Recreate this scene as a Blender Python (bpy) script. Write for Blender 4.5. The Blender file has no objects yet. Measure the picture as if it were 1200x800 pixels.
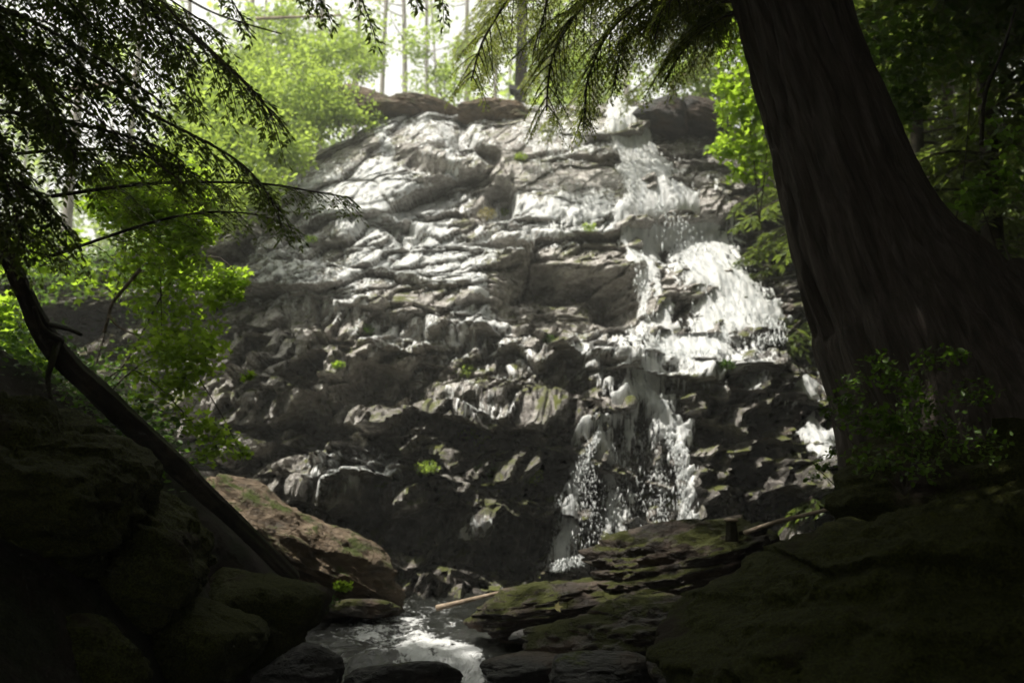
import bpy, math, random
import numpy as np
from mathutils import Vector, Matrix, Quaternion
R = math.radians
sc = bpy.context.scene
col = sc.collection

# ------------------------------------------------------------------ camera, sky, sun, exposure
HAZE = .0034
CAMZ, PITCH, F = 1.6, 7.8, 1167.0
cam = bpy.data.cameras.new('camera'); co = bpy.data.objects.new('camera', cam); col.objects.link(co)
co.location = (0, 0, CAMZ); co.rotation_euler = (R(90 + PITCH), 0, 0)
cam.sensor_width = 36; cam.lens = 35; cam.clip_end = 600; cam.clip_start = .05
cam.dof.use_dof = True; cam.dof.focus_distance = 7.0; cam.dof.aperture_fstop = 1.45; cam.dof.aperture_blades = 7
sc.camera = co
SUN_EL, SUN_AZ = 65, -112          # azimuth from +Y towards +X (behind the crest, a little left)
w = bpy.data.worlds.new('World'); sc.world = w; w.use_nodes = True
nt = w.node_tree; nt.nodes.clear()
sky = nt.nodes.new('ShaderNodeTexSky'); sky.sky_type = 'NISHITA'; sky.sun_disc = False
sky.sun_elevation = R(SUN_EL); sky.sun_rotation = R(SUN_AZ); sky.dust_density = 4; sky.air_density = 1; sky.ozone_density = .6
tc = nt.nodes.new('ShaderNodeTexCoord')
nz = nt.nodes.new('ShaderNodeTexNoise'); nz.inputs['Scale'].default_value = 3.0; nz.inputs['Detail'].default_value = 6
nt.links.new(tc.outputs['Generated'], nz.inputs['Vector'])
mr = nt.nodes.new('ShaderNodeMapRange'); mr.inputs[1].default_value = .3; mr.inputs[2].default_value = .6; mr.inputs[3].default_value = .72; mr.inputs[4].default_value = 1
nt.links.new(nz.outputs['Fac'], mr.inputs[0])
mx = nt.nodes.new('ShaderNodeMix'); mx.data_type = 'RGBA'
mx.inputs[7].default_value = (13.0, 12.9, 12.2, 1)      # thin bright cloud
nt.links.new(mr.outputs[0], mx.inputs[0]); nt.links.new(sky.outputs[0], mx.inputs[6])
bg = nt.nodes.new('ShaderNodeBackground'); bg.inputs[1].default_value = .051
nt.links.new(mx.outputs[2], bg.inputs[0])
wo = nt.nodes.new('ShaderNodeOutputWorld'); nt.links.new(bg.outputs[0], wo.inputs[0])
sl = bpy.data.lights.new('sun', 'SUN'); so = bpy.data.objects.new('sun', sl); col.objects.link(so)
sl.energy = 5.0; sl.angle = R(.6); sl.color = (1, .95, .86)
sdir = Vector((math.sin(R(SUN_AZ)) * math.cos(R(SUN_EL)), math.cos(R(SUN_AZ)) * math.cos(R(SUN_EL)), math.sin(R(SUN_EL))))
so.rotation_euler = sdir.to_track_quat('Z', 'Y').to_euler(); so.location = (0, 10, 40)
sc.view_settings.view_transform = 'Standard'; sc.view_settings.look = 'None'
sc.view_settings.exposure = 1.0; sc.view_settings.gamma = 1; sc.view_settings.use_curve_mapping = False
sc.render.engine = 'CYCLES'
cy = sc.cycles; cy.use_adaptive_sampling = True; cy.adaptive_threshold = .03; cy.use_denoising = True
cy.max_bounces = 6; cy.diffuse_bounces = 3; cy.glossy_bounces = 2; cy.transmission_bounces = 3; cy.transparent_max_bounces = 16
cy.sample_clamp_indirect = 4; cy.caustics_reflective = False; cy.caustics_refractive = False
sc.render.use_persistent_data = False

# ------------------------------------------------------------------ helpers
CT, ST = math.cos(R(PITCH)), math.sin(R(PITCH))
def P(px, py, Y):
    """point at world depth Y seen at photo pixel (1200x800)"""
    u = (px - 600) / F; v = (400 - py) / F
    dy = CT - v * ST; dz = ST + v * CT
    return np.array((u * Y / dy, Y, CAMZ + dz * Y / dy))
def PROJ(x, y, z):
    z = z - CAMZ
    d = y * CT + z * ST; v = -y * ST + z * CT
    return 600 + F * x / d, 400 - F * v / d

def _h(ix, iy, iz, seed):
    h = (ix.astype(np.int64) * 374761393 + iy.astype(np.int64) * 668265263 + iz.astype(np.int64) * 2147483647 + seed * 1274126177) & 0xFFFFFFFF
    h = ((h ^ (h >> 13)) * 1274126177) & 0xFFFFFFFF
    h = ((h ^ (h >> 16)) * 2246822519) & 0xFFFFFFFF
    return ((h ^ (h >> 15)) & 0xFFFFFF) / float(0xFFFFFF)
def vn(x, y, z=None, seed=0):
    x = np.asarray(x, float); y = np.asarray(y, float); z = np.zeros_like(x) if z is None else np.asarray(z, float)
    x, y, z = np.broadcast_arrays(x, y, z)
    ix, iy, iz = np.floor(x), np.floor(y), np.floor(z)
    fx, fy, fz = x - ix, y - iy, z - iz
    fx, fy, fz = [f * f * f * (f * (f * 6 - 15) + 10) for f in (fx, fy, fz)]
    r = 0
    for a in (0, 1):
        for b in (0, 1):
            for c in (0, 1):
                r = r + _h(ix + a, iy + b, iz + c, seed) * (fx if a else 1 - fx) * (fy if b else 1 - fy) * (fz if c else 1 - fz)
    return r * 2 - 1
def fbm(x, y, z=None, o=4, seed=0, g=.5):
    z = 0 * x if z is None else z
    r = 0; a = 1; f = 1; t = 0
    for i in range(o):
        r = r + a * vn(x * f, y * f, z * f, seed + i * 17); t += a; a *= g; f *= 2.03
    return r / t
def sm(a, b, t):
    t = np.clip((t - a) / (b - a), 0, 1); return t * t * (3 - 2 * t)
def blocks(x, y, seed, tilt=.5, bias=.5):
    """angular blocks: each voronoi cell is a tilted facet; returns (offset, crack distance)"""
    ix, iy = np.floor(x), np.floor(y)
    f1 = np.full(x.shape, 9.); f2 = np.full(x.shape, 9.); off = np.zeros(x.shape)
    for a in (-1, 0, 1):
        for b in (-1, 0, 1):
            cx = ix + a; cyy = iy + b; zz = np.zeros_like(cx)
            jx = cx + _h(cx, cyy, zz, seed); jy = cyy + _h(cx, cyy, zz, seed + 1)
            d = np.hypot(x - jx, y - jy)
            o = (_h(cx, cyy, zz, seed + 2) - .5) + tilt * ((_h(cx, cyy, zz, seed + 3) - .5) * 2 * (x - jx) + (_h(cx, cyy, zz, seed + 4) - bias) * 2 * (y - jy))
            n = d < f1
            f2 = np.where(n, f1, np.minimum(f2, d)); off = np.where(n, o, off); f1 = np.where(n, d, f1)
    return off, f2 - f1

def mesh_np(name, V, faces, mat, parent=None, smooth=False, attrs=None):
    """faces: list of (k,n) arrays or one array"""
    me = bpy.data.meshes.new(name)
    if not isinstance(faces, list): faces = [faces]
    faces = [f for f in faces if len(f)]
    V = np.asarray(V, np.float32)
    me.vertices.add(len(V)); me.vertices.foreach_set('co', V.ravel())
    loops = np.concatenate([f.ravel() for f in faces]).astype(np.int32)
    cnt = np.concatenate([np.full(len(f), f.shape[1]) for f in faces]).astype(np.int32)
    me.loops.add(len(loops)); me.loops.foreach_set('vertex_index', loops)
    me.polygons.add(len(cnt)); me.polygons.foreach_set('loop_start', np.concatenate([[0], np.cumsum(cnt)[:-1]]).astype(np.int32))
    me.polygons.foreach_set('loop_total', cnt)
    me.polygons.foreach_set('use_smooth', np.full(len(cnt), smooth))
    me.update(calc_edges=True); me.validate()
    if attrs:
        for k, a in attrs.items():
            a = np.asarray(a, np.float32)
            if a.ndim == 1:
                at = me.attributes.new(k, 'FLOAT', 'POINT'); at.data.foreach_set('value', a)
            else:
                at = me.attributes.new(k, 'FLOAT_VECTOR', 'POINT'); at.data.foreach_set('vector', a.ravel())
    if mat: me.materials.append(mat)
    o = bpy.data.objects.new(name, me); col.objects.link(o)
    if parent: o.parent = parent; o.matrix_parent_inverse = Matrix.Translation(-Vector(parent.location))
    return o
def tag(o, label, cat=None, group=None, kind=None):
    o['label'] = label
    if cat: o['category'] = cat
    if group: o['group'] = group
    if kind: o['kind'] = kind
    return o
def empty(name, loc, label, cat, group=None):
    o = bpy.data.objects.new(name, None); o.location = tuple(float(a) for a in loc); col.objects.link(o)
    return tag(o, label, cat, group)
class MB:
    def __init__(s): s.v = []; s.f = {}; s.n = 0
    def add(s, V, Fs):
        s.v.append(np.asarray(V, float))
        for f in (Fs if isinstance(Fs, list) else [Fs]):
            if len(f): s.f.setdefault(f.shape[1], []).append(f + s.n)
        s.n += len(V)
    def build(s, name, mat, parent=None, smooth=True, attrs=None):
        return mesh_np(name, np.concatenate(s.v), [np.concatenate(f) for f in s.f.values()], mat, parent, smooth, attrs)
def gridfaces(nu, nv, wrap=False):
    i = np.arange(nu - 1)[:, None]; j = np.arange(nv if wrap else nv - 1)[None, :]
    j2 = (j + 1) % nv
    return np.stack([i * nv + j, i * nv + j2, (i + 1) * nv + j2, (i + 1) * nv + j], -1).reshape(-1, 4)
def spline(pts, n):
    pts = np.asarray(pts, float); k = len(pts)
    if k == 2:
        t = np.linspace(0, 1, n)[:, None]; return pts[0] * (1 - t) + pts[1] * t
    t = np.linspace(0, k - 1 - 1e-6, n); i = t.astype(int); f = (t - i)[:, None]
    g = lambda j: pts[np.clip(j, 0, k - 1)]
    a, b, c, d = g(i - 1), g(i), g(i + 1), g(i + 2)
    return .5 * ((2 * b) + (-a + c) * f + (2 * a - 5 * b + 4 * c - d) * f ** 2 + (-a + 3 * b - 3 * c + d) * f ** 3)
def tube(mb, pts, rad, seg=6, disp=None, cap=True):
    """pts (n,3), rad (n,) ; disp(theta, s)->radius offset"""
    pts = np.asarray(pts, float); n = len(pts); rad = np.broadcast_to(np.asarray(rad, float), (n,))
    T = np.gradient(pts, axis=0); T /= np.linalg.norm(T, axis=1)[:, None] + 1e-9
    ref = np.array((0.13, 1., .21)) if abs(T[0][1]) < .8 else np.array((1., .1, .2))
    A = np.cross(T, ref); A /= np.linalg.norm(A, axis=1)[:, None] + 1e-9
    B = np.cross(T, A)
    th = np.linspace(0, 2 * math.pi, seg, endpoint=False)
    s = np.concatenate([[0], np.cumsum(np.linalg.norm(np.diff(pts, axis=0), axis=1))])
    r = rad[:, None] * np.ones((n, seg))
    if disp is not None: r = r + disp(th[None, :], s[:, None])
    V = pts[:, None] + r[..., None] * (np.cos(th)[None, :, None] * A[:, None] + np.sin(th)[None, :, None] * B[:, None])
    fs = [gridfaces(n, seg, True)]
    V = V.reshape(-1, 3)
    if cap:
        V = np.concatenate([V, pts[:1], pts[-1:]]); j = np.arange(seg); j2 = (j + 1) % seg
        fs.append(np.stack([j2, j, np.full(seg, n * seg)], -1)); fs.append(np.stack([(n - 1) * seg + j, (n - 1) * seg + j2, np.full(seg, n * seg + 1)], -1))
    mb.add(V, fs)

# ------------------------------------------------------------------ materials
class NT:
    def __init__(s, name):
        s.m = bpy.data.materials.new(name); s.m.use_nodes = True; s.t = s.m.node_tree; s.t.nodes.clear()
        s.out = s.t.nodes.new('ShaderNodeOutputMaterial')
    def n(s, k, **kw):
        x = s.t.nodes.new('ShaderNode' + k)
        for a, b in kw.items(): setattr(x, a, b)
        return x
    def l(s, a, b): s.t.links.new(a, b)
    def pos(s, sx=1, sy=1, sz=1):
        g = s.n('NewGeometry'); m = s.n('VectorMath', operation='MULTIPLY'); m.inputs[1].default_value = (sx, sy, sz)
        s.l(g.outputs['Position'], m.inputs[0]); return m.outputs[0]
    def noise(s, vec, scale, detail=4, rough=.55, dist=0):
        x = s.n('TexNoise'); x.inputs['Scale'].default_value = scale; x.inputs['Detail'].default_value = detail
        x.inputs['Roughness'].default_value = rough; x.inputs['Distortion'].default_value = dist
        s.l(vec, x.inputs['Vector']); return x.outputs['Fac']
    def ramp(s, fac, stops):
        r = s.n('ValToRGB'); e = r.color_ramp.elements
        while len(e) < len(stops): e.new(.5)
        for i, (p, c) in enumerate(stops):
            e[i].position = p; e[i].color = c if len(c) == 4 else (*c, 1)
        s.l(fac, r.inputs[0]); return r.outputs[0]
    def rng(s, fac, a, b, c=0, d=1):
        r = s.n('MapRange'); r.interpolation_type = 'SMOOTHSTEP'
        for i, v in enumerate((a, b, c, d)): r.inputs[i + 1].default_value = v
        s.l(fac, r.inputs[0]); return r.outputs[0]
    def math(s, op, a, b=None):
        m = s.n('Math', operation=op)
        for i, v in enumerate((a, b)):
            if v is None: continue
            if isinstance(v, (int, float)): m.inputs[i].default_value = v
            else: s.l(v, m.inputs[i])
        return m.outputs[0]
    def mix(s, fac, a, b):
        m = s.n('Mix', data_type='RGBA')
        for i, v in ((0, fac), (6, a), (7, b)):
            if isinstance(v, (int, float)): m.inputs[i].default_value = v
            elif isinstance(v, tuple): m.inputs[i].default_value = (*v, 1) if len(v) == 3 else v
            else: s.l(v, m.inputs[i])
        return m.outputs[2]
    def bump(s, h, strength, dist, prev=None):
        b = s.n('Bump'); b.inputs['Strength'].default_value = strength; b.inputs['Distance'].default_value = dist
        s.l(h, b.inputs['Height'])
        if prev is not None: s.l(prev, b.inputs['Normal'])
        return b.outputs[0]
    def bsdf(s, **kw):
        b = s.n('BsdfPrincipled')
        for k, v in kw.items():
            k = k.replace('_', ' ')
            if isinstance(v, (int, float)): b.inputs[k].default_value = v
            elif isinstance(v, tuple): b.inputs[k].default_value = (*v, 1) if len(v) == 3 else v
            else: s.l(v, b.inputs[k])
        return b.outputs[0]
    def done(s, sh): s.l(sh, s.out.inputs[0]); return s.m

def rock_mat(name, c0, c1, c2, rough=(.22, .5), moss=.0, mossc=((.035, .05, .01), (.07, .085, .018)), up=(.55, .9), stain=(.08, .052, .034), bumpk=1.0, spec=.5, pale=None):
    N = NT(name); p = N.pos(); ps = N.pos(1, 1, 2.6)
    a = N.noise(p, .9, 5); b = N.noise(ps, 3.2, 8, .65); c = N.noise(p, 16, 5, .6)
    base = N.ramp(b, [(.32, c0), (.52, c1), (.7, c2)])
    base = N.mix(N.math('MULTIPLY', N.rng(a, .52, .66), .7), base, stain)
    base = N.mix(N.math('MULTIPLY', N.rng(c, .62, .75), .5), base, tuple(min(1, x * 1.5) for x in c2))
    vor = N.n('TexVoronoi', feature='DISTANCE_TO_EDGE'); vor.inputs['Scale'].default_value = 1.9
    wv = N.n('VectorMath', operation='ADD'); N.l(ps, wv.inputs[0])
    nn = N.n('TexNoise'); nn.inputs['Scale'].default_value = 2.5; N.l(ps, nn.inputs['Vector']); N.l(nn.outputs['Color'], wv.inputs[1])
    N.l(wv.outputs[0], vor.inputs['Vector'])
    crack = N.rng(vor.outputs[0], 0, .035)
    vo2 = N.n('TexVoronoi', feature='DISTANCE_TO_EDGE'); vo2.inputs['Scale'].default_value = 6.5; N.l(wv.outputs[0], vo2.inputs['Vector'])
    vo3 = N.n('TexVoronoi', feature='F1'); vo3.inputs['Scale'].default_value = 5; N.l(wv.outputs[0], vo3.inputs['Vector'])
    crack = N.math('ADD', N.math('MULTIPLY', crack, .6), N.math('ADD', N.math('MULTIPLY', N.rng(vo2.outputs[0], 0, .06), .5), N.math('MULTIPLY', vo3.outputs[0], .9)))
    if pale:                                  # glare and shade painted in: paler rock high on the face, darker low down
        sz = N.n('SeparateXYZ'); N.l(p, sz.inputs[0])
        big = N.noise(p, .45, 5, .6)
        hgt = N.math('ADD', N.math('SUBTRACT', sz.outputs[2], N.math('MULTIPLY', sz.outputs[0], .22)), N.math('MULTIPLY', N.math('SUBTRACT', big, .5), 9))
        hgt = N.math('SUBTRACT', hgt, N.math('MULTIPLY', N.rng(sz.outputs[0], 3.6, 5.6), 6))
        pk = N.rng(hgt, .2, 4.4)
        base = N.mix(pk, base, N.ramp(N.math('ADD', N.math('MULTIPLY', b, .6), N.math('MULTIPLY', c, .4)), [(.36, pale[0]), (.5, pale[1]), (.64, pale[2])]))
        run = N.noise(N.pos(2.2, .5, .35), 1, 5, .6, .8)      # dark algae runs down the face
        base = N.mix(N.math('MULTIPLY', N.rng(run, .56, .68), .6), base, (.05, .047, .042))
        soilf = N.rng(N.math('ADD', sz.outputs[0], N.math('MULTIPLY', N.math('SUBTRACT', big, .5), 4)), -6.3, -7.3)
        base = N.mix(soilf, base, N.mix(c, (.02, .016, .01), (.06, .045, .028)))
    h = N.math('ADD', N.math('MULTIPLY', b, 1.0), N.math('MULTIPLY', crack, .25))
    nrm = N.bump(h, .8, .06 * bumpk)
    nrm = N.bump(c, .9, .022 * bumpk, nrm)
    ro = N.rng(b, .3, .7, rough[0], rough[1])
    if moss > 0:
        g = N.n('NewGeometry'); sx = N.n('SeparateXYZ'); N.l(g.outputs['Normal'], sx.inputs[0])
        mn = N.noise(p, 2.3, 6, .65)
        lo = .72 - moss * .45
        m = N.math('MULTIPLY', N.rng(mn, lo, lo + .1), N.rng(sx.outputs[2], up[0], up[1]))
        fine = N.noise(p, 60, 3, .6)
        mc = N.mix(fine, mossc[0], mossc[1])
        base = N.mix(m, base, mc); 
        ro = N.math('MAXIMUM', ro, N.math('MULTIPLY', m, .95))
        nrm = N.bump(N.math('MULTIPLY', fine, m), 1.0, .03, nrm)
    return N.done(N.bsdf(Base_Color=base, Roughness=ro, Normal=nrm, Specular_IOR_Level=spec))
def moss_mat(name, d, l, soil=(.025, .018, .012), amt=.5):
    N = NT(name); p = N.pos()
    a = N.noise(p, 1.7, 6, .6); f = N.noise(p, 70, 4, .7); g = N.noise(p, 9, 5, .6)
    c = N.mix(g, d, l); c = N.mix(N.rng(f, .35, .7), tuple(x * .45 for x in d), c)
    c = N.mix(N.rng(a, amt, amt + .12), c, soil)
    n1 = N.bump(g, .8, .08); n1 = N.bump(f, 1, .02, n1)
    return N.done(N.bsdf(Base_Color=c, Roughness=.95, Normal=n1, Specular_IOR_Level=.15))
def bark_mat(name, c0, c1, sc_=(14, 14, 1.6), moss=None, bump=.04, ax=None):
    N = NT(name)
    p = N.pos(*sc_) if ax is None else None
    if ax is not None:
        g = N.n('NewGeometry'); mp = N.n('Mapping', vector_type='TEXTURE'); mp.inputs['Rotation'].default_value = ax; N.l(g.outputs['Position'], mp.inputs['Vector'])
        m = N.n('VectorMath', operation='MULTIPLY'); m.inputs[1].default_value = sc_; N.l(mp.outputs[0], m.inputs[0]); p = m.outputs[0]
    b = N.noise(p, 1, 7, .65, .4)
    c = N.ramp(b, [(.3, tuple(x * .4 for x in c0)), (.5, c0), (.7, c1)])
    nr = N.bump(b, 1, bump)
    if moss:
        q = N.pos(); mn = N.noise(q, 1.8, 5, .6); g = N.n('NewGeometry'); sx = N.n('SeparateXYZ'); N.l(g.outputs['Normal'], sx.inputs[0])
        m_ = N.math('MULTIPLY', N.rng(mn, .42, .55), N.rng(sx.outputs[2], -.2, .5))
        f = N.noise(q, 60, 3, .7)
        c = N.mix(m_, c, N.mix(f, tuple(x * .5 for x in moss), moss)); nr = N.bump(f, .7, .015, nr)
    return N.done(N.bsdf(Base_Color=c, Roughness=.85, Normal=nr, Specular_IOR_Level=.25))
def leaf_mat(name, c0, c1, trans=.5, tc_=None, gloss=.35, brown=None):
    N = NT(name); p = N.pos()
    at = N.n('Attribute', attribute_name='rnd')
    a = N.noise(p, .8, 3); f = N.math('ADD', N.math('MULTIPLY', at.outputs['Fac'], .7), N.math('MULTIPLY', a, .3))
    c = N.mix(f, c0, c1)
    if brown: c = N.mix(N.rng(at.outputs['Fac'], .9, .92), c, brown)
    b = N.bsdf(Base_Color=c, Roughness=gloss + .1, Specular_IOR_Level=.3)
    t = N.n('BsdfTranslucent')
    if tc_: N.l(N.mix(f, tuple(x * .6 for x in tc_), tc_), t.inputs[0])
    else: N.l(c, t.inputs[0])
    ms = N.n('MixShader'); ms.inputs[0].default_value = trans; N.l(b, ms.inputs[1]); N.l(t.outputs[0], ms.inputs[2])
    return N.done(ms.outputs[0])

M = {}
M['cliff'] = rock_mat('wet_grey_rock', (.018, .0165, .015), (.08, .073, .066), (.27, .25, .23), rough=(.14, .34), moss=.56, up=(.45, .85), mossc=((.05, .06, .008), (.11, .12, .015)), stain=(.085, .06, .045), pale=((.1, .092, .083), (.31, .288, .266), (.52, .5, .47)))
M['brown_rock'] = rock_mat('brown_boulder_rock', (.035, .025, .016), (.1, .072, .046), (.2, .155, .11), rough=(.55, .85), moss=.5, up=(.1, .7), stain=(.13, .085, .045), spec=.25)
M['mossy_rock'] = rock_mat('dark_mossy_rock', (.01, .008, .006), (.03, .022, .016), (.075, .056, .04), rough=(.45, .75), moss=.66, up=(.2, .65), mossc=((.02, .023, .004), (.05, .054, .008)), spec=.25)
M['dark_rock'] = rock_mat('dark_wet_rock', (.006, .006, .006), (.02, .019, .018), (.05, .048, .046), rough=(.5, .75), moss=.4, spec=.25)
M['moss'] = moss_mat('deep_moss', (.03, .035, .006), (.08, .085, .013), amt=.58)
M['soil'] = moss_mat('forest_floor', (.014, .017, .006), (.03, .034, .009), soil=(.018, .013, .009), amt=.45)
M['bark'] = bark_mat('cedar_bark', (.06, .048, .038), (.12, .1, .085), (16, 16, 1.5), ax=(0, R(-17), 0), bump=.05)
M['logbark'] = bark_mat('rotten_log_bark', (.022, .016, .01), (.06, .042, .027), (6, 3, 6), moss=(.035, .042, .008), bump=.04)
M['palebark'] = bark_mat('pale_alder_bark', (.22, .2, .17), (.42, .4, .36), (5, 5, 3), bump=.01)
M['twig'] = bark_mat('twig_bark', (.05, .04, .03), (.1, .08, .06), (8, 8, 8), bump=.005)
M['deadwood'] = bark_mat('bleached_wood', (.22, .17, .12), (.45, .38, .3), (6, 6, 18), bump=.008)
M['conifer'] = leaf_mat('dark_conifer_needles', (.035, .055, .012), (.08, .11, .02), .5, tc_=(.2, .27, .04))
M['conifer_lit'] = leaf_mat('lit_hemlock_needles', (.045, .07, .01), (.11, .14, .02), .5, tc_=(.3, .36, .05), brown=(.16, .09, .03))  # hemlock needles with sunlight put into a brighter, more translucent colour
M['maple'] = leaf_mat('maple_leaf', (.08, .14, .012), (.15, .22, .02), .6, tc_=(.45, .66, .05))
M['maple_dark'] = leaf_mat('maple_leaf_shaded', (.04, .08, .01), (.08, .14, .015), .5, tc_=(.14, .26, .02))  # darker copy of the maple leaf, shade put into its colour
M['bgleaf'] = leaf_mat('young_leaf', (.1, .15, .03), (.18, .26, .04), .55, tc_=(.5, .66, .1))
M['fern'] = leaf_mat('fern_leaf', (.035, .08, .012), (.07, .13, .018), .45, tc_=(.1, .2, .02))
M['yellow'] = leaf_mat('fallen_leaf', (.2, .18, .06), (.3, .26, .1), .2)

def water_mat():
    N = NT('white_water')
    d = N.n('Attribute', attribute_name='dens'); fl = N.n('Attribute', attribute_name='flow')
    m = N.n('VectorMath', operation='MULTIPLY'); m.inputs[1].default_value = (11, 2.2, 0); N.l(fl.outputs['Vector'], m.inputs[0])
    s1 = N.noise(m.outputs[0], 1, 5, .6, .6)
    m2 = N.n('VectorMath', operation='MULTIPLY'); m2.inputs[1].default_value = (42, 13, 0); N.l(fl.outputs['Vector'], m2.inputs[0])
    s2 = N.noise(m2.outputs[0], 1, 4, .7, .5)
    s = N.math('ADD', N.math('MULTIPLY', s1, .65), N.math('MULTIPLY', s2, .35))
    # foam where density beats the streak noise
    x = N.math('ADD', N.math('MULTIPLY', N.math('SUBTRACT', s, .5), 1.5), N.math('MULTIPLY', N.math('SUBTRACT', d.outputs['Fac'], .5), .45))
    al = N.rng(x, -.03, .07)
    nr = N.bump(s, 1, .07)
    c = N.mix(N.rng(s, .4, .56), (.5, .53, .54), (.94, .95, .94))
    b = N.bsdf(Base_Color=c, Roughness=.4, Normal=nr, Specular_IOR_Level=.5)
    t = N.n('BsdfTranslucent'); t.inputs[0].default_value = (.8, .82, .82, 1)
    ms = N.n('MixShader'); ms.inputs[0].default_value = .45; N.l(b, ms.inputs[1]); N.l(t.outputs[0], ms.inputs[2])
    tr = N.n('BsdfTransparent'); m3 = N.n('MixShader'); N.l(al, m3.inputs[0]); N.l(tr.outputs[0], m3.inputs[1]); N.l(ms.outputs[0], m3.inputs[2])
    return N.done(m3.outputs[0])
M['white'] = water_mat()
def drop_mat():
    N = NT('water_drops'); b = N.bsdf(Base_Color=(.8, .82, .82), Roughness=.2)
    t = N.n('BsdfTranslucent'); t.inputs[0].default_value = (.8, .82, .82, 1)
    ms = N.n('MixShader'); ms.inputs[0].default_value = .5; N.l(b, ms.inputs[1]); N.l(t.outputs[0], ms.inputs[2]); return N.done(ms.outputs[0])
M['drops'] = drop_mat()
def stream_mat():
    N = NT('stream_water'); p = N.pos(1, .55, 1)
    a = N.noise(p, 3.0, 6, .65, 1.2); b = N.noise(p, 14, 5, .65, .8)
    d = N.n('Attribute', attribute_name='dens')
    h = N.math('ADD', a, N.math('MULTIPLY', b, .35)); nr = N.bump(h, .8, .12)
    x = N.math('ADD', N.math('ADD', N.math('MULTIPLY', a, .55), N.math('MULTIPLY', b, .45)), N.math('MULTIPLY', N.math('SUBTRACT', d.outputs['Fac'], .5), .55))
    foam = N.rng(x, .55, .7)
    c = N.mix(foam, (.012, .013, .011), (.55, .56, .56))
    return N.done(N.bsdf(Base_Color=c, Roughness=N.math('ADD', .08, N.math('MULTIPLY', foam, .4)), Normal=nr, Specular_IOR_Level=.6))
M['stream'] = stream_mat()

# ------------------------------------------------------------------ cliff
PROF = np.array([(14.6, -2.2), (15.0, -.3), (15.4, .9), (15.85, 1.4), (16.8, 2.0), (17.3, 2.9), (18.1, 3.7), (18.7, 4.6), (19.1, 5.3), (20.3, 6.3), (21.4, 7.6), (22.3, 8.9), (23.3, 10.1), (24.4, 10.95), (26.2, 11.4), (29, 11.7), (33, 12)])
seg = np.linalg.norm(np.diff(PROF, axis=0), axis=1); SS = np.concatenate([[0], np.cumsum(seg)])
sA = np.arange(0, SS[-1] - 7, .033); sB = np.linspace(SS[-1] - 7, SS[-1], 60)
s1 = np.concatenate([sA, sB]); x1 = np.arange(-12.5, 11.5, .034)
XX, S = np.meshgrid(x1, s1)
def prof(s):
    s = np.clip(s, 0, SS[-1])
    k = .35
    y = (np.interp(s - k, SS, PROF[:, 0]) + np.interp(s, SS, PROF[:, 0]) + np.interp(s + k, SS, PROF[:, 0])) / 3
    z = (np.interp(s - k, SS, PROF[:, 1]) + np.interp(s, SS, PROF[:, 1]) + np.interp(s + k, SS, PROF[:, 1])) / 3
    return y, z
HX = [-12.5, -9, -7.6, -5.7, -3.5, -2, 3.5, 5, 6.3, 9, 11.5]; HV = [.56, .64, .73, .85, .95, 1, 1, .97, .88, .76, .7]
def crestf(x): return np.interp(x, HX, HV)
# terracing along a dipping direction, warped
warp = fbm(XX * .35, S * .35, seed=3, o=3) * 1.3
t = S + .3 * XX + .5 * warp + .08 * fbm(XX * 1.5, S * 1.5, seed=8, o=3)
def terr(t, p, e0=.62):
    q = t / p; fl = np.floor(q); fr = q - fl
    return (fl + np.clip((fr - e0) / (.86 - e0), 0, 1)) * p - t
amt = sm(-.5, .4, fbm(XX * .3, S * .3, seed=21, o=2)) * .8 + .2
lowp = sm(9.2, 7.2, S)                    # rougher in the middle/lower part
d1 = terr(t, 1.25, .5) * (.45 + .5 * lowp) * amt
t2 = S + .2 * XX - .35 * warp + .1 * fbm(XX * 2, S * 2, seed=9, o=3)
d2 = terr(t2, .46, .5) * .5 * (.4 + 1.25 * lowp)
Yb, Zb = prof(S + d1 + d2)
# outward normal of the base profile
e = .3; ya, za = prof(S - e); yb_, zb_ = prof(S + e)
ty, tz = yb_ - ya, zb_ - za; L = np.hypot(ty, tz) + 1e-6; ny, nz_ = -tz / L, ty / L
ca, sa = math.cos(.35), math.sin(.35)
def rot(sx, sz, ofs=0, wamp=.25, ws=31):
    wx = XX + wamp * fbm(XX * .9, S * .9, seed=ws, o=3); wz = S + wamp * fbm(XX * .9, S * .9, seed=ws + 5, o=3)
    return (ca * wx + sa * wz) / sx + ofs, (-sa * wx + ca * wz) / sz + ofs
bA, cA = blocks(*rot(2.6, 1.5, 7.3, .22), 11, .6, .7)
bB, cB = blocks(*rot(1.0, .5, 3.1, .12, 51), 12, .9, .8)
bC, cC = blocks(*rot(.36, .2, 1.7, .05, 61), 13, 1.0, .8)
bD, cD = blocks(*rot(.17, .1, 4.7, .06, 71), 14, 1.0, .75)
fine = fbm(XX * 3, S * 4, seed=77, o=5)
rough = .5 + .5 * lowp
D = .6 * bA + .36 * bB * (.6 + .7 * lowp) + .17 * bC * (.6 + .9 * lowp) + .075 * bD * (.5 + .7 * lowp) + .05 * fine + sm(6.8, 4.8, S) * (.32 * bB + .2 * bC + .05 * bD)
D -= .22 * sm(.1, 0, cA) + .1 * sm(.12, 0, cB) * rough + .05 * sm(.16, 0, cC) * rough
D += .45 * fbm(XX * .25, S * .3, seed=5, o=3)
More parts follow.
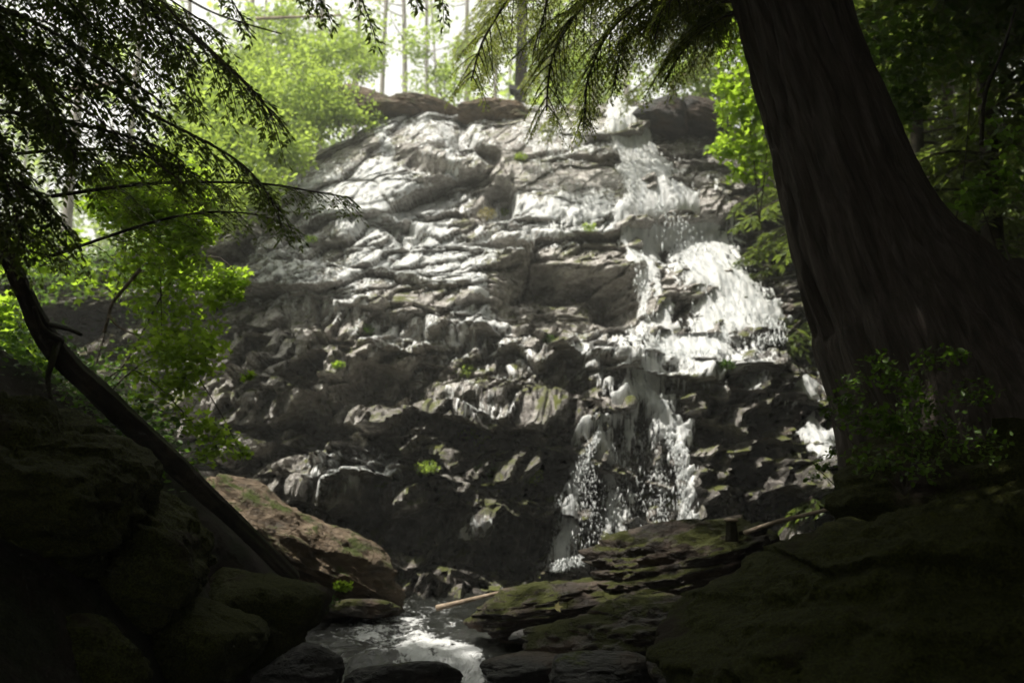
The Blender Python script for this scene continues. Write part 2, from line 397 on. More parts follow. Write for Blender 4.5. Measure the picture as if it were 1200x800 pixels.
# base positions give the picture place of each vertex, for authored features
hf = 1 + (crestf(XX) - 1) * sm(3, 11, Zb)
px0, py0 = PROJ(XX, *prof(S)) if False else PROJ(XX, prof(S)[0], CAMZ * 0 + prof(S)[1] * (1 + (crestf(XX) - 1) * sm(3, 11, prof(S)[1])))
def blob(cx, cy, rx, ry, ang=0, edge=.35):
    a = R(ang); dx, dy = px0 - cx, py0 - cy
    u = (dx * math.cos(a) + dy * math.sin(a)) / rx; v = (-dx * math.sin(a) + dy * math.cos(a)) / ry
    u = u + .18 * vn(px0 / 30, py0 / 30, seed=4); v = v + .18 * vn(px0 / 30, py0 / 30, seed=6)
    return sm(1 + edge, 1 - edge, np.hypot(u, v))
# smooth slabs: dampen roughness
for b in (blob(665, 220, 85, 36, 3), blob(585, 155, 40, 45), blob(400, 205, 80, 50, 20), blob(660, 150, 70, 30, 5), blob(470, 150, 60, 30)):
    D = D * (1 - .72 * b) + b * .28
Yb0 = Yb
# overhung hollows (dark in the photo) : pushed in, with the lip above pushed out
for cx, cy, rx, ry, an, dep in ((512, 196, 36, 8, 14, .55), (572, 182, 18, 10, 25, .5), (588, 232, 13, 20, 0, .8), (700, 188, 40, 6, 4, .3), (660, 352, 78, 34, 8, 1.0), (725, 345, 26, 22, 0, .7),
                                (445, 455, 50, 20, -6, .8), (340, 500, 50, 30, 15, .6), (470, 268, 36, 8, 22, .35), (600, 292, 34, 8, 14, .35), (500, 615, 100, 20, 10, .4), (600, 645, 100, 34, 0, .5), (430, 665, 80, 30, 0, .5),
                                (640, 530, 30, 16, 0, .4), (790, 300, 22, 16, 0, .3), (745, 575, 66, 66, 0, .5), (870, 510, 70, 50, 0, .4), (950, 410, 40, 44, 0, .9), (840, 405, 60, 8, 0, .4), (770, 290, 16, 12, 0, .35), (560, 505, 50, 8, 8, .35), (640, 400, 60, 8, 14, .4)):
    b = blob(cx, cy, rx, ry, an); D -= dep * b
    D += .3 * dep * blob(cx, cy - ry * 1.55, rx * .95, ry * .55, an)
for cx, cy, rx, ry, an, dep in ((520, 380, 60, 12, 10, .35), (600, 470, 120, 14, 12, .35), (440, 545, 90, 22, -8, .7), (420, 345, 90, 22, 12, .3), (850, 395, 60, 16, 0, .3), (905, 470, 30, 60, 0, .3), (700, 415, 70, 12, 5, .35), (790, 430, 110, 12, 2, .45), (575, 490, 70, 12, 10, .4)):
    D += dep * blob(cx, cy, rx, ry, an)
fade = sm(SS[-1], SS[-1] - 5, S); D *= .25 + .75 * fade
Yc = Yb - 1.1 * D; Zc = (Zb + .12 * D) * hf
Xc = XX + .12 * fbm(XX * 1.2, S * 1.2, seed=91, o=3)
# the face curves round towards the viewer at both flanks
Yc = Yc - .055 * np.clip(-XX - 5.5, 0, 9) ** 1.7 - .07 * np.clip(XX - 6.2, 0, 9) ** 1.7
CV = np.stack([Xc, Yc, Zc], -1)
nS, nX = XX.shape
CF = gridfaces(nS, nX)[:, ::-1]
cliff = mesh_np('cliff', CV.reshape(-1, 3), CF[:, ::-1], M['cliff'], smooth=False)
tag(cliff, 'steep wet grey rock face of broken ledges under the waterfall', 'cliff', kind='structure')
# vertex normals of the cliff sheet (towards the viewer)
gu = np.gradient(CV, axis=1); gv = np.gradient(CV, axis=0); CN = np.cross(gu, gv); CN /= np.linalg.norm(CN, axis=2)[..., None] + 1e-9
CN = np.where((CN[..., 1:2] > 0) & (CN[..., 2:3] < .9), -CN, CN)
PX, PY = PROJ(Xc, Yc, Zc)
def cliff_at(px, py):
    """nearest visible cliff point at a photo pixel"""
    d = (PX - px) ** 2 + (PY - py) ** 2
    m = np.where(d < max(d.min() * 2, 9), Yc, 1e9); k = np.unravel_index(np.argmin(m), m.shape)
    return CV[k].copy(), CN[k].copy()

# ------------------------------------------------------------------ ground
gx = np.concatenate([np.linspace(-60, -9, 40), np.linspace(-8.8, 8.8, 260), np.linspace(9, 60, 40)])
gy = np.concatenate([np.linspace(-25, 2, 30), np.linspace(2.2, 26, 300), np.linspace(26.5, 160, 90)])
def ground(x, y):
    xl = np.interp(y, [4, 9, 10.8, 12.3, 15, 20, 40], [1.75, 1.8, 2.0, 3.6, 5.6, 8.5, 12]) + .2 * fbm(y * .8, x * .2, seed=40)
    xr = np.interp(y, [0, 5.5, 7.5, 9.5, 12, 15, 20, 40], [1.35, 1.4, 2.0, 2.7, 4.2, 6.4, 8.5, 12])
    tl = np.clip(-x - xl, 0, None); tr = np.clip(x - xr, 0, None)
    zl = 1.25 * (1 - np.exp(-tl / .35)) + .62 * np.minimum(tl, 9)
    zr = 1.1 * (1 - np.exp(-tr / .5)) + .45 * np.minimum(tr, 3) + 1.0 * np.clip(tr - 2.6, 0, 8)
    near = sm(12, 9, y)
    z = -.55 + zl + zr
    z = np.where((y < 9.6), z - .3 * sm(9.6, 8.6, y), z)
    ramp = np.interp(y, [15, 17, 24, 27, 33, 70, 160], [-3, -1, 8.6, 10.4, 11.7, 15, 30]) * crestf(x)
    z = np.maximum(z, ramp)
    z = z + .22 * fbm(x * .7, y * .7, seed=44, o=5) * (.4 + np.minimum(1, (tl + tr))) + .06 * fbm(x * 4, y * 4, seed=45, o=3)
    return z
GX, GY = np.meshgrid(gx, gy); GZ = ground(GX, GY)
g = mesh_np('ground', np.stack([GX, GY, GZ], -1).reshape(-1, 3), gridfaces(len(gy), len(gx)), M['soil'], smooth=True)
tag(g, 'dark mossy forest floor and steep banks either side of the stream', 'ground', kind='structure')
def gz(x, y): return float(ground(np.array([float(x)]), np.array([float(y)]))[0])

# ------------------------------------------------------------------ water
def dens_map(strokes, X, Y):
    D = np.zeros(X.shape)
    for st in strokes:
        pts = st
        for (x0, y0, w0, a0), (x1_, y1_, w1, a1) in zip(pts[:-1], pts[1:]):
            dx, dy = x1_ - x0, y1_ - y0; q = dx * dx + dy * dy + 1e-9
            tt = np.clip(((X - x0) * dx + (Y - y0) * dy) / q, 0, 1)
            d = np.hypot(X - x0 - tt * dx, Y - y0 - tt * dy); ww = w0 + (w1 - w0) * tt; aa = a0 + (a1 - a0) * tt
            D = np.maximum(D, aa * sm(1.45, .25, d / ww))
    return D
def blur(A, k):
    for _ in range(3):
        for ax in (0, 1):
            B_ = np.concatenate([np.repeat(np.take(A, [0], ax), k + 1, ax), A, np.repeat(np.take(A, [-1], ax), k, ax)], ax).cumsum(ax)
            n_ = A.shape[ax]; A = (np.take(B_, np.arange(2 * k + 1, 2 * k + 1 + n_), ax) - np.take(B_, np.arange(0, n_), ax)) / (2 * k + 1)
    return A
CVs = np.stack([blur(CV[..., i], 4) for i in range(3)], -1); CVm = np.stack([blur(CV[..., i], 14) for i in range(3)], -1)
OUTN = np.array((0, -.62, .5)) / np.hypot(.62, .5)
dd1 = ((CVs - CV) @ OUTN); dd2 = ((CVm - CV) @ OUTN)
CVw = np.stack([blur(CV[..., i], 9) for i in range(3)], -1)
def water_sheet(name, strokes, label, lift=.05, amp=.07, seed=0, fx=1., fy=1., film=False, out=.16):
    wob = 5 * fbm(PX / 22, PY / 30, seed=seed + 3, o=3)
    d = dens_map(strokes, PX + wob, PY + wob * .6)
    m = d > .06
    fm = m[:-1, :-1] & m[1:, :-1] & m[:-1, 1:] & m[1:, 1:]
    ii, jj = np.nonzero(fm); q = np.stack([ii * nX + jj, ii * nX + jj + 1, (ii + 1) * nX + jj + 1, (ii + 1) * nX + jj], -1)
    u, inv = np.unique(q, return_inverse=True); q = inv.reshape(q.shape)
    V = CV.reshape(-1, 3)[u]; Nn = CN.reshape(-1, 3)[u]; dd = d.ravel()[u]
    sN = fbm(XX * 4, S * 1.4, seed=seed + 60, o=4).ravel()[u]
    # smooth the normal a little towards the viewer/up so that the sheet bridges hollows
    Nn = Nn * .12 + np.array((0, -.62, .5)); Nn /= np.linalg.norm(Nn, axis=1)[:, None]
    fr_ = (fbm(XX * 16, (CVs[..., 2] + .6 * CVs[..., 1]) * 3.2, seed=seed + 61, o=3)).ravel()[u]
    if film: dd = np.minimum(dd + .13, 1)
    if film: V = V + Nn * (lift + .02 * sN)[:, None]
    else: V = CVw.reshape(-1, 3)[u] + OUTN[None] * (lift + out * sm(.1, .9, dd) + .06 * sN + .035 * fr_)[:, None]
    fl = np.stack([XX.ravel()[u] * fx, (CVs[..., 2] + .6 * CVs[..., 1]).ravel()[u] * fy, 0 * dd], -1)
    o = mesh_np(name, V, q, M['white'], smooth=True, attrs={'dens': dd, 'flow': fl})
    return tag(o, label, 'waterfall', 'waterfall streams on the rock face', 'structure')
water_sheet('waterfall', [
    [(722, 108, 10, 1.1), (728, 140, 16, 1.4), (745, 185, 23, 1.45), (765, 225, 31, 1.45), (790, 262, 44, 1.35), (815, 300, 36, 1.1), (845, 340, 36, 1.05), (870, 368, 38, 1.0), (915, 378, 13, .9)],
    [(765, 235, 20, 1.2), (800, 275, 46, 1.2), (835, 320, 40, 1.0), (850, 360, 42, 1.0), (835, 395, 36, 1.0), (822, 414, 30, 1.0), (800, 416, 20, 1)],
    [(740, 255, 24, 1.05), (748, 300, 18, 1.1), (762, 345, 18, 1.15), (768, 385, 20, 1.15), (785, 412, 20, 1.1), (815, 420, 22, 1)],
    [(820, 170, 10, .3), (850, 240, 12, .45), (862, 290, 8, .6), (868, 330, 10, .7)],
    [(790, 190, 14, .3), (820, 260, 18, .5)],
    [(700, 250, 24, .6), (650, 262, 18, .45)],
    [(880, 420, 24, .6), (900, 440, 14, .6)], [(880, 350, 14, .7), (900, 385, 10, .8)],
], 'broad white main waterfall spreading down the right of the rock face', seed=1)
water_sheet('waterfall', [
    [(748, 420, 36, .6), (750, 455, 36, .8), (742, 480, 30, .95), (720, 498, 16, .95), (692, 518, 14, .92), (676, 545, 14, .85), (672, 590, 13, .75), (662, 640, 15, .85), (655, 668, 20, .8)],
    [(692, 520, 10, .8), (708, 545, 9, .8), (714, 590, 9, .7), (716, 640, 14, .6)], [(715, 470, 14, .6), (790, 478, 12, .6)],
    [(750, 480, 26, .85), (768, 500, 22, .95), (790, 520, 13, .85), (800, 560, 11, .8), (806, 600, 9, .72), (806, 630, 9, .7)],
    [(738, 495, 8, .7), (732, 560, 5, .55), (735, 640, 9, .5)], [(765, 510, 6, .7), (770, 580, 5, .55)],
    [(700, 655, 24, .55), (770, 645, 24, .55), (800, 640, 14, .5)],
], 'lower white cascade splitting into two falling veils above the ledge', lift=.12, seed=5, fx=1.3, fy=.8, out=.4)
water_sheet('waterfall', [
    [(932, 450, 10, .9), (955, 468, 18, .95), (952, 490, 12, .9), (945, 515, 14, .95), (968, 528, 18, 1), (985, 540, 10, .95), (970, 562, 9, .8)],
    [(972, 400, 5, .7), (976, 412, 5, .7)], [(918, 470, 8, .5), (925, 500, 6, .4)],
], 'small white side fall twisting beside the dark right bank', seed=9)
water_sheet('waterfall', [
    [(500, 118, 22, .6), (450, 150, 10, .8), (455, 185, 9, .85), (440, 215, 34, .85), (480, 250, 50, .85), (510, 290, 36, .8), (560, 330, 14, .75), (568, 370, 7, .75)],
    [(500, 135, 44, .5), (550, 165, 34, .45)], [(525, 155, 7, .7), (530, 190, 7, .75), (530, 230, 26, .7)], [(610, 258, 44, .62), (700, 252, 30, .85)], [(640, 160, 50, .4), (700, 165, 20, .5)],
    [(340, 240, 30, .5), (400, 225, 38, .66), (450, 300, 34, .7), (520, 310, 34, .68), (560, 300, 24, .6)], [(540, 370, 20, .62), (590, 388, 10, .8)], [(490, 430, 6, .8), (492, 455, 5, .8)], [(340, 320, 60, .5), (400, 350, 30, .55), (430, 300, 28, .66)], [(440, 385, 30, .4), (540, 400, 30, .4), (620, 420, 30, .38)],
    [(560, 270, 8, .7), (575, 300, 7, .7)], [(530, 468, 22, .3), (600, 476, 20, .34)], [(560, 622, 20, .6), (545, 632, 10, .5)], [(690, 420, 34, .6), (740, 415, 26, .6), (880, 430, 30, .6)], [(690, 490, 24, .6)], [(380, 555, 30, .5), (450, 555, 30, .5)],
], 'thin broken veil of water glazing the pale upper left rock', lift=.025, seed=13, fx=.7, fy=1.6, film=True)

# flying drops: elongated blobs along falling arcs
rng = np.random.default_rng(5)
def inst(tv, tf, pos, mats, scale):
    """template (k,3),(m,n) to many; mats (N,3,3), scale (N,) or (N,3)"""
    scale = np.asarray(scale, float)
    if scale.ndim == 1: scale = np.repeat(scale[:, None], 3, 1)
    V = np.einsum('nij,nkj->nki', mats, tv[None] * scale[:, None, :]) + pos[:, None]
    n, k = len(pos), len(tv)
    return V.reshape(-1, 3), (tf[None] + (np.arange(n) * k)[:, None, None]).reshape(-1, tf.shape[1])
OCT = np.array([(1, 0, 0), (-1, 0, 0), (0, 1, 0), (0, -1, 0), (0, 0, 1), (0, 0, -1)], float)
OCF = np.array([(0, 2, 4), (2, 1, 4), (1, 3, 4), (3, 0, 4), (2, 0, 5), (1, 2, 5), (3, 1, 5), (0, 3, 5)])
def rotz_tilt(n, tilt):
    a = rng.uniform(0, 6.283, n); b = rng.normal(0, tilt, n)
    c, s = np.cos(a), np.sin(a); cb, sb = np.cos(b), np.sin(b); O = 0 * a
    Z = np.stack([np.stack([c, -s, O], -1), np.stack([s, c, O], -1), np.stack([O, O, O + 1], -1)], 1)
    X = np.stack([np.stack([O + 1, O, O], -1), np.stack([O, cb, -sb], -1), np.stack([O, sb, cb], -1)], 1)
    return Z @ X
def droplets(name, curves, n, label, size=.013, fall=True):
    pos = []
    tot = sum(c[0] for c in curves)
    for wgt, pts, spread, Yo in curves:
        pts = [(a, b, min(cliff_at(a, b)[0][1] - Yo, 99)) for a, b in pts]
        if name == 'water_spray' and fall: pts = [(a, b, min(y_, pts[0][2])) for a, b, y_ in pts]
        k = int(n * wgt / tot); sp = spline(np.array(pts, float), 80)
        tt = rng.uniform(0, 79, k); i = tt.astype(int)
        px_ = sp[i, 0] + rng.normal(0, spread, k) * (.3 + .7 * tt / 79); py_ = sp[i, 1] + rng.uniform(-6, 6, k)
        for a, b, y_ in zip(px_, py_, sp[i, 2]):
            pos.append(P(a, b, y_ - rng.uniform(0, .3)))
    pos = np.array(pos); k = len(pos)
    sz = size * np.exp(rng.normal(0, .45, k))
    V, Fq = inst(OCT, OCF, pos, rotz_tilt(k, .3), np.stack([sz, sz, sz * rng.uniform(1, 7, k)], -1))
    return mesh_np(name, V, Fq, M['drops'], smooth=True)
o = droplets('water_spray', [
    (3, [(700, 512), (684, 540), (672, 590), (660, 640), (648, 668)], 8, .1), (3, [(714, 522), (718, 560), (712, 610), (716, 660)], 9, .1),
    (1.5, [(690, 545), (692, 600), (690, 660)], 14, .1), (1.5, [(735, 495), (730, 540), (726, 600), (736, 650)], 9, .1), (1, [(752, 500), (752, 640)], 12, .1),
    (4, [(775, 495), (795, 540), (802, 590), (806, 630)], 7, .1), (2, [(765, 505), (774, 560), (776, 620)], 9, .1),
    (6, [(650, 664), (700, 652), (760, 638), (800, 640), (840, 648)], 14, .3), (1, [(655, 585), (662, 640)], 9, .2)], 6500, '', .005)
tag(o, 'white drops and spray flying from the lower cascade onto the rocks', 'spray', kind='stuff')
o = droplets('water_spray', [(4, [(770, 240), (820, 300), (850, 340), (860, 400)], 26, .1), (3, [(850, 370), (905, 380), (900, 400)], 12, .1), (2, [(748, 300), (770, 400), (820, 415)], 12, .1)], 1800, '', .007, False)
tag(o, 'fine white drops bouncing off the main waterfall', 'spray', kind='stuff')

# stream
sx_ = np.linspace(-4.6, 5.5, 260); sy_ = np.linspace(6.2, 16.5, 300)
WX, WY = np.meshgrid(sx_, sy_)
wpx, wpy = PROJ(WX, WY, 0 * WX)
step = sm(9.9, 9.0, WY + .25 * fbm(WX * 1.2, WY * .5, seed=70, o=2))
WZ = -.05 - .3 * step - .35 * sm(8.6, 7.4, WY) + .035 * fbm(WX * 2.5, WY * 2, seed=71, o=4) + .05 * fbm(WX * 4, WY * 5, seed=72, o=3) * sm(12.2, 11.2, WY)
wd = dens_map([[(385, 745, 40, .55), (440, 735, 45, .7), (500, 722, 40, .6), (560, 722, 30, .5)], [(470, 745, 30, .8), (545, 762, 26, .9), (575, 790, 14, .95), (600, 830, 14, .9)], [(620, 748, 30, .45), (680, 740, 20, .4)], [(370, 765, 16, .75), (400, 750, 20, .6)]], wpx, wpy)
wd = wd + .35 * sm(40, 10, np.hypot((wpx - 690) / 3, wpy - 668)) - .25 * sm(690, 670, wpy)
o = mesh_np('stream', np.stack([WX, WY, WZ], -1).reshape(-1, 3), gridfaces(len(sy_), len(sx_)), M['stream'], smooth=True, attrs={'dens': wd.ravel()})
tag(o, 'shallow rippled stream with foam flowing out of the dark pool', 'stream', kind='structure')

# ------------------------------------------------------------------ boulders
def boulder(name, label, px, py, Y, r, mat, seed=0, rz=0, tilt=0, group=None, n=110, lay=0., rough=1., cat='boulder'):
    """rock centred at photo pixel/depth; r = half sizes in metres"""
    c = P(px, py, Y) if len((px, py)) else 0
    th = np.linspace(0, math.pi, n)[:, None]; ph = np.linspace(0, 2 * math.pi, n * 2, endpoint=False)[None, :]
    U = np.stack([np.sin(th) * np.cos(ph), np.sin(th) * np.sin(ph), np.cos(th) + 0 * ph], -1)
    rg = np.random.default_rng(seed + 100)
    rad = np.full(U.shape[:2], 10.)
    for _ in range(16):                      # intersect of rounded half-spaces = faceted rock
        d = rg.normal(size=3); d /= np.linalg.norm(d); k = rg.uniform(.72, 1.0)
        dot = U @ d; rr = np.where(dot > .05, k / np.maximum(dot, .05), 10)
        rad = -np.log(np.exp(-rad * 9) + np.exp(-rr * 9)) / 9
    rad = np.minimum(rad, 1.25)
    V = U * rad[..., None]
    x, y, z = V[..., 0] + seed * 3.1, V[..., 1], V[..., 2]
    dsp = .1 * fbm(x * 1.6, y * 1.6, z * 1.6, o=6, seed=seed) + .05 * fbm(x * 3, y * 3, z * 7, o=4, seed=seed + 9)
    b, ck = blocks(x * 2.2 + z, z * 3.2 + y * .7, seed + 4, .5)
    dsp = dsp + .03 * b + .03 * fbm(x * 9, y * 9, z * 9, o=4, seed=seed + 8)
    if lay:
        q = z * 4 + .7 * fbm(x, y, o=3, seed=seed + 6); fr = q - np.floor(q); dsp = dsp + lay * (sm(0, .75, fr) - sm(.8, 1, fr))
    V = V + U * (dsp * rough)[..., None]
    V = V * np.array(r)
    Mz = np.array(Matrix.Rotation(R(rz), 3, 'Z') @ Matrix.Rotation(R(tilt), 3, 'Y'))
    V = V @ Mz.T
    o = mesh_np(name, V.reshape(-1, 3), gridfaces(n, n * 2, True), mat, smooth=True)
    o.location = tuple(float(a) for a in c)
    return tag(o, label, cat, group)
BR, MR, DR = M['brown_rock'], M['mossy_rock'], M['dark_rock']
boulder('boulder', 'large brown sunlit boulder lying under the fallen log by the pool', 312, 648, 12.3, (1.48, 1.0, .7), BR, 3, 0, 31, n=200, rough=1.9)
boulder('boulder', 'low brown green rock at the foot of the large brown boulder', 425, 712, 11.9, (.5, .35, .12), MR, 5, 0, 4)
G = 'mossy boulders of the left bank'
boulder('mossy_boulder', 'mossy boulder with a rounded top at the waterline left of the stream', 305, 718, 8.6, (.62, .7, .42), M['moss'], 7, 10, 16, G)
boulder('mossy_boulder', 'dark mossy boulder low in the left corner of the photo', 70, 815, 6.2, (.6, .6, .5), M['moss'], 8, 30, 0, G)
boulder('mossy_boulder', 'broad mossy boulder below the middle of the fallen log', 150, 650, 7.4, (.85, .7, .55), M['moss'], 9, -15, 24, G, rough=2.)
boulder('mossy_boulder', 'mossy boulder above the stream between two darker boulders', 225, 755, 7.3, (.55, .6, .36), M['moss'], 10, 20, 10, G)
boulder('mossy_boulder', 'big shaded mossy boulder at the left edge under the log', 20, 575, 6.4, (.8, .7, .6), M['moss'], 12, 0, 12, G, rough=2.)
G = 'mossy ledge rocks in front of the lower fall'
boulder('ledge_rock', 'long mossy ledge rock just below the lower cascade', 640, 712, 10.4, (.98, .6, .3), MR, 14, 8, -8, G, lay=.02, rough=1.7)
boulder('ledge_rock', 'layered brown ledge rock carrying the small stump', 800, 672, 10.3, (1.05, .7, .4), MR, 15, 0, -10, G, lay=.05, rough=1.9)
boulder('ledge_rock', 'wide lower ledge rock with bright moss on its edge', 770, 745, 9.0, (.95, .6, .42), MR, 16, 10, -4, G, lay=.03, rough=1.9)
boulder('ledge_rock', 'dark ledge rock against the big right mound', 860, 790, 7.6, (.5, .5, .5), MR, 17, 10, 0, G)
G = 'dark rocks awash in the stream'
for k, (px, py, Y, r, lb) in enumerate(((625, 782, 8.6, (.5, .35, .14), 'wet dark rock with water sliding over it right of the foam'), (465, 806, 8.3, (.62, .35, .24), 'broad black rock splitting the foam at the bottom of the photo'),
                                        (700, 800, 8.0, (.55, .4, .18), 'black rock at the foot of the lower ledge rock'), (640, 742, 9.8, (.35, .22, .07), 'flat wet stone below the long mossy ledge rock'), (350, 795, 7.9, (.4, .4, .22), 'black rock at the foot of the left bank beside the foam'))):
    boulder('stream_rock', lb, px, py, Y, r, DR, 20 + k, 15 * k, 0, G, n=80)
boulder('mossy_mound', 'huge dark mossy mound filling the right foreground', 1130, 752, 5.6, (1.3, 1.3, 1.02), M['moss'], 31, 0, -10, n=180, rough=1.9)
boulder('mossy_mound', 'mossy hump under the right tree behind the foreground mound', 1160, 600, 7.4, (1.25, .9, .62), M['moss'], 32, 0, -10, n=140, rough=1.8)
G = 'dark boulders at the lip of the fall'
boulder('boulder', 'black wet boulder beside the lip of the main waterfall', 770, 138, 23.0, (.72, .7, .42), DR, 41, 0, 8, G)
boulder('boulder', 'streaked grey boulder right of the black one at the waterfall lip', 822, 140, 23.4, (.8, .7, .5), DR, 42, 20, 20, G)
boulder('boulder', 'low brown earth capped hump on the crest left of the sky gap', 432, 126, 23.9, (1.3, .7, .4), BR, 44, 0, 6, rough=1.8)
boulder('boulder', 'brown earth covered hump at the crest in the middle', 492, 132, 24.0, (.9, .6, .36), BR, 45, 20, 8, rough=1.8)
boulder('boulder', 'rusty brown block on the crest above the smooth slabs', 585, 138, 23.5, (1.0, .6, .42), BR, 46, 0, -3, rough=1.6)
boulder('boulder', 'tiny dark round rock alone on the crest', 602, 106, 24.3, (.16, .14, .14), DR, 43, n=60)

# ------------------------------------------------------------------ foliage helpers
NEEDLE = np.array([(0, 0, 0), (.2, .42, .02), (0, 1, 0), (-.2, .42, .02)], float); NEF = np.array([(0, 1, 2, 3)])
def mapleleaf():
    out = [(0, 0, 0)]
    tips = [(-100, .45), (-55, .8), (0, 1), (55, .8), (100, .45)]
    pts = []
    for i, (a, r) in enumerate(tips):
        pts.append((r * math.sin(R(a)), .25 + r * math.cos(R(a)) * .75, .06 * r))
        if i < 4: b = (a + tips[i + 1][0]) / 2; pts.append((.42 * math.sin(R(b)), .25 + .42 * math.cos(R(b)) * .75, 0))
    pts.append((0, 0, 0)); V = np.array([(0, .25, -.02)] + pts, float)
    n = len(pts); return V, np.array([(0, 1 + (i + 1) % n, 1 + i) for i in range(n)])
MLV, MLF = mapleleaf()
OVAL = np.array([(0, 0, 0), (.3, .35, .05), (.22, .75, .03), (0, 1, -.03), (-.22, .75, .03), (-.3, .35, .05)], float); OVF = np.array([(0, 1, 2, 3), (0, 3, 4, 5)])
def frames(dirs, ups):
    Yv = dirs / (np.linalg.norm(dirs, axis=1)[:, None] + 1e-9); Xv = np.cross(Yv, ups); Xv /= np.linalg.norm(Xv, axis=1)[:, None] + 1e-9
    Zv = np.cross(Xv, Yv); return np.stack([Xv, Yv, Zv], -1)
class Leaves:
    def __init__(s, tv, tf): s.tv, s.tf = tv, tf; s.p = []; s.d = []; s.u = []; s.s = []
    def add(s, p, d, u, sz): s.p.append(p); s.d.append(d); s.u.append(u); s.s.append(sz)
    def build(s, name, mat, parent, g):
        p, d, u, sz = [np.concatenate(a) for a in (s.p, s.d, s.u, s.s)]
        V, Fq = inst(s.tv, s.tf, p, frames(d, u), sz)
        rn = np.repeat(g.uniform(0, 1, len(p)), len(s.tv))
        return mesh_np(name, V, Fq, mat, parent, False, {'rnd': rn})
def cloud(lv, g, c, r, n, size, flat=.35):
    """n leaves in an ellipsoid, broad leaves roughly level"""
    v = g.normal(size=(n, 3)); v /= np.linalg.norm(v, axis=1)[:, None]; v *= g.uniform(0, 1, (n, 1)) ** (1 / 2.2)
    p = np.asarray(c) + v * np.asarray(r)
    d = g.normal(size=(n, 3)); d[:, 2] = d[:, 2] * flat - .25
    u = g.normal(size=(n, 3)) * flat; u[:, 2] += 1
    lv.add(p, d, u, size * g.uniform(.6, 1.25, n))
def bough(mb, lv, g, pts, r0, nside, slen, needle, droop=.35, dens=1., step=.035):
    """conifer bough: stem, side sprays with secondary twigs of flat leaflets"""
    pts = spline(np.asarray(pts, float), 26); L = np.linalg.norm(np.diff(pts, axis=0), axis=1).sum()
    tube(mb, pts, np.linspace(r0, r0 * .25, 26), 5)
    T = np.gradient(pts, axis=0); T /= np.linalg.norm(T, axis=1)[:, None]
    for k in range(nside):
        f = (.12 + .88 * (k + g.uniform(0, .8)) / nside); i = min(25, int(f * 25)); side = 1 if k % 2 else -1
        lat = np.cross(T[i], (0, 0, 1)); lat /= np.linalg.norm(lat) + 1e-9
        ln = slen * (1.15 - .75 * f) * g.uniform(.6, 1.2)
        d = T[i] * .6 + lat * side * g.uniform(.5, 1) + np.array((0, 0, g.uniform(-.25, .1)))
        d /= np.linalg.norm(d); m = 9
        q = pts[i] + d * (np.linspace(0, 1, m)[:, None] * ln); q[:, 2] -= droop * ln * np.linspace(0, 1, m) ** 1.8
        tube(mb, q, np.linspace(r0 * .3, r0 * .08, m), 3, cap=False)
        # secondary twigs
        n2 = max(3, int(ln / .045 * dens))
        for j in range(n2):
            ff = (j + .5) / n2; a = ff * (m - 1); ia = min(m - 2, int(a)); o = q[ia] + (q[ia + 1] - q[ia]) * (a - ia)
            t_ = q[ia + 1] - q[ia]; t_ /= np.linalg.norm(t_) + 1e-9; s2 = 1 if j % 2 else -1
            l2 = np.cross(t_, (0, 0, 1)); l2 /= np.linalg.norm(l2) + 1e-9
            d2 = t_ * .75 + l2 * s2 * .7 + np.array((0, 0, g.uniform(-.45, -.05))); d2 /= np.linalg.norm(d2)
            w2 = ln * .38 * (1.1 - ff) * g.uniform(.7, 1.2) + .03
            nn = max(2, int(w2 / step)); tt = (np.arange(nn) + .5) / nn
            pp = o + d2 * (tt[:, None] * w2); pp[:, 2] -= droop * .5 * w2 * tt ** 2
            pp = np.repeat(pp, 2, 0); sg = np.tile((1, -1), nn)[:, None]
            dn = d2 * .8 + l2[None] * 0 + np.cross(d2, (0, 0, 1))[None] * sg * .6 + g.normal(0, .12, (2 * nn, 3))
            up = np.array((0, 0, 1.)) + g.normal(0, .25, (2 * nn, 3))
            lv.add(pp, dn, up, needle * g.uniform(.7, 1.3, 2 * nn))
def stemline(mb, pts, r, n=16, seg=5, tip=.3): 
    p = spline(np.asarray(pts, float), n); tube(mb, p, np.linspace(r, r * tip, n), seg); return p

# ------------------------------------------------------------------ the leaning tree on the right, with the boughs it hangs over the fall
g = np.random.default_rng(11)
TY = 7.6
rows = [(540, 985, 1400), (480, 984, 1320), (420, 978, 1245), (380, 966, 1205), (340, 955, 1168), (300, 944, 1125), (250, 932, 1090), (190, 919, 1060), (130, 905, 1036), (60, 887, 1008), (0, 872, 990), (-80, 852, 966), (-300, 800, 900), (-700, 720, 795), (-1300, 650, 690)]
ctr = []; rad = []
for (py, l, r_) in rows:
    a = P(l, py, TY); b = P(r_, py, TY); ctr.append((a + b) / 2); rad.append(np.linalg.norm(b - a) / 2 * .985)
ctr = np.array(ctr); ctr[:, 1] += np.array(rad) * .2
n = 420; cs = spline(np.concatenate([ctr, np.array(rad)[:, None]], 1), n)
def bark(th, s):
    a = th * 9 + .9 * fbm(s * 1.2 + 0 * th, np.sin(th) * 2, np.cos(th) * 2, seed=3, o=3) * 3
    rid = np.abs(np.sin(a * .9 + 1.2 * fbm(s * 2.2 + 0 * th, np.sin(th) * 3, np.cos(th) * 3, seed=7, o=3))) ** .6
    fl = fbm(s * 1.4 + 0 * th, np.sin(th) * 9, np.cos(th) * 9, seed=5, o=5)
    but = .5 * np.exp(-s / 1.3) * .25 * np.sin(th * 5 + 1)
    return (.045 * rid + .045 * fl) + .3 * but
tree = empty('leaning_tree', (ctr[0][0], ctr[0][1], ctr[0][2]), 'massive dark furrowed tree trunk leaning left over the right bank', 'tree')
mb = MB(); tube(mb, cs[:, :3], cs[:, 3], 180, bark); mb.build('trunk', M['bark'], tree)
mb = MB(); g = np.random.default_rng(3)
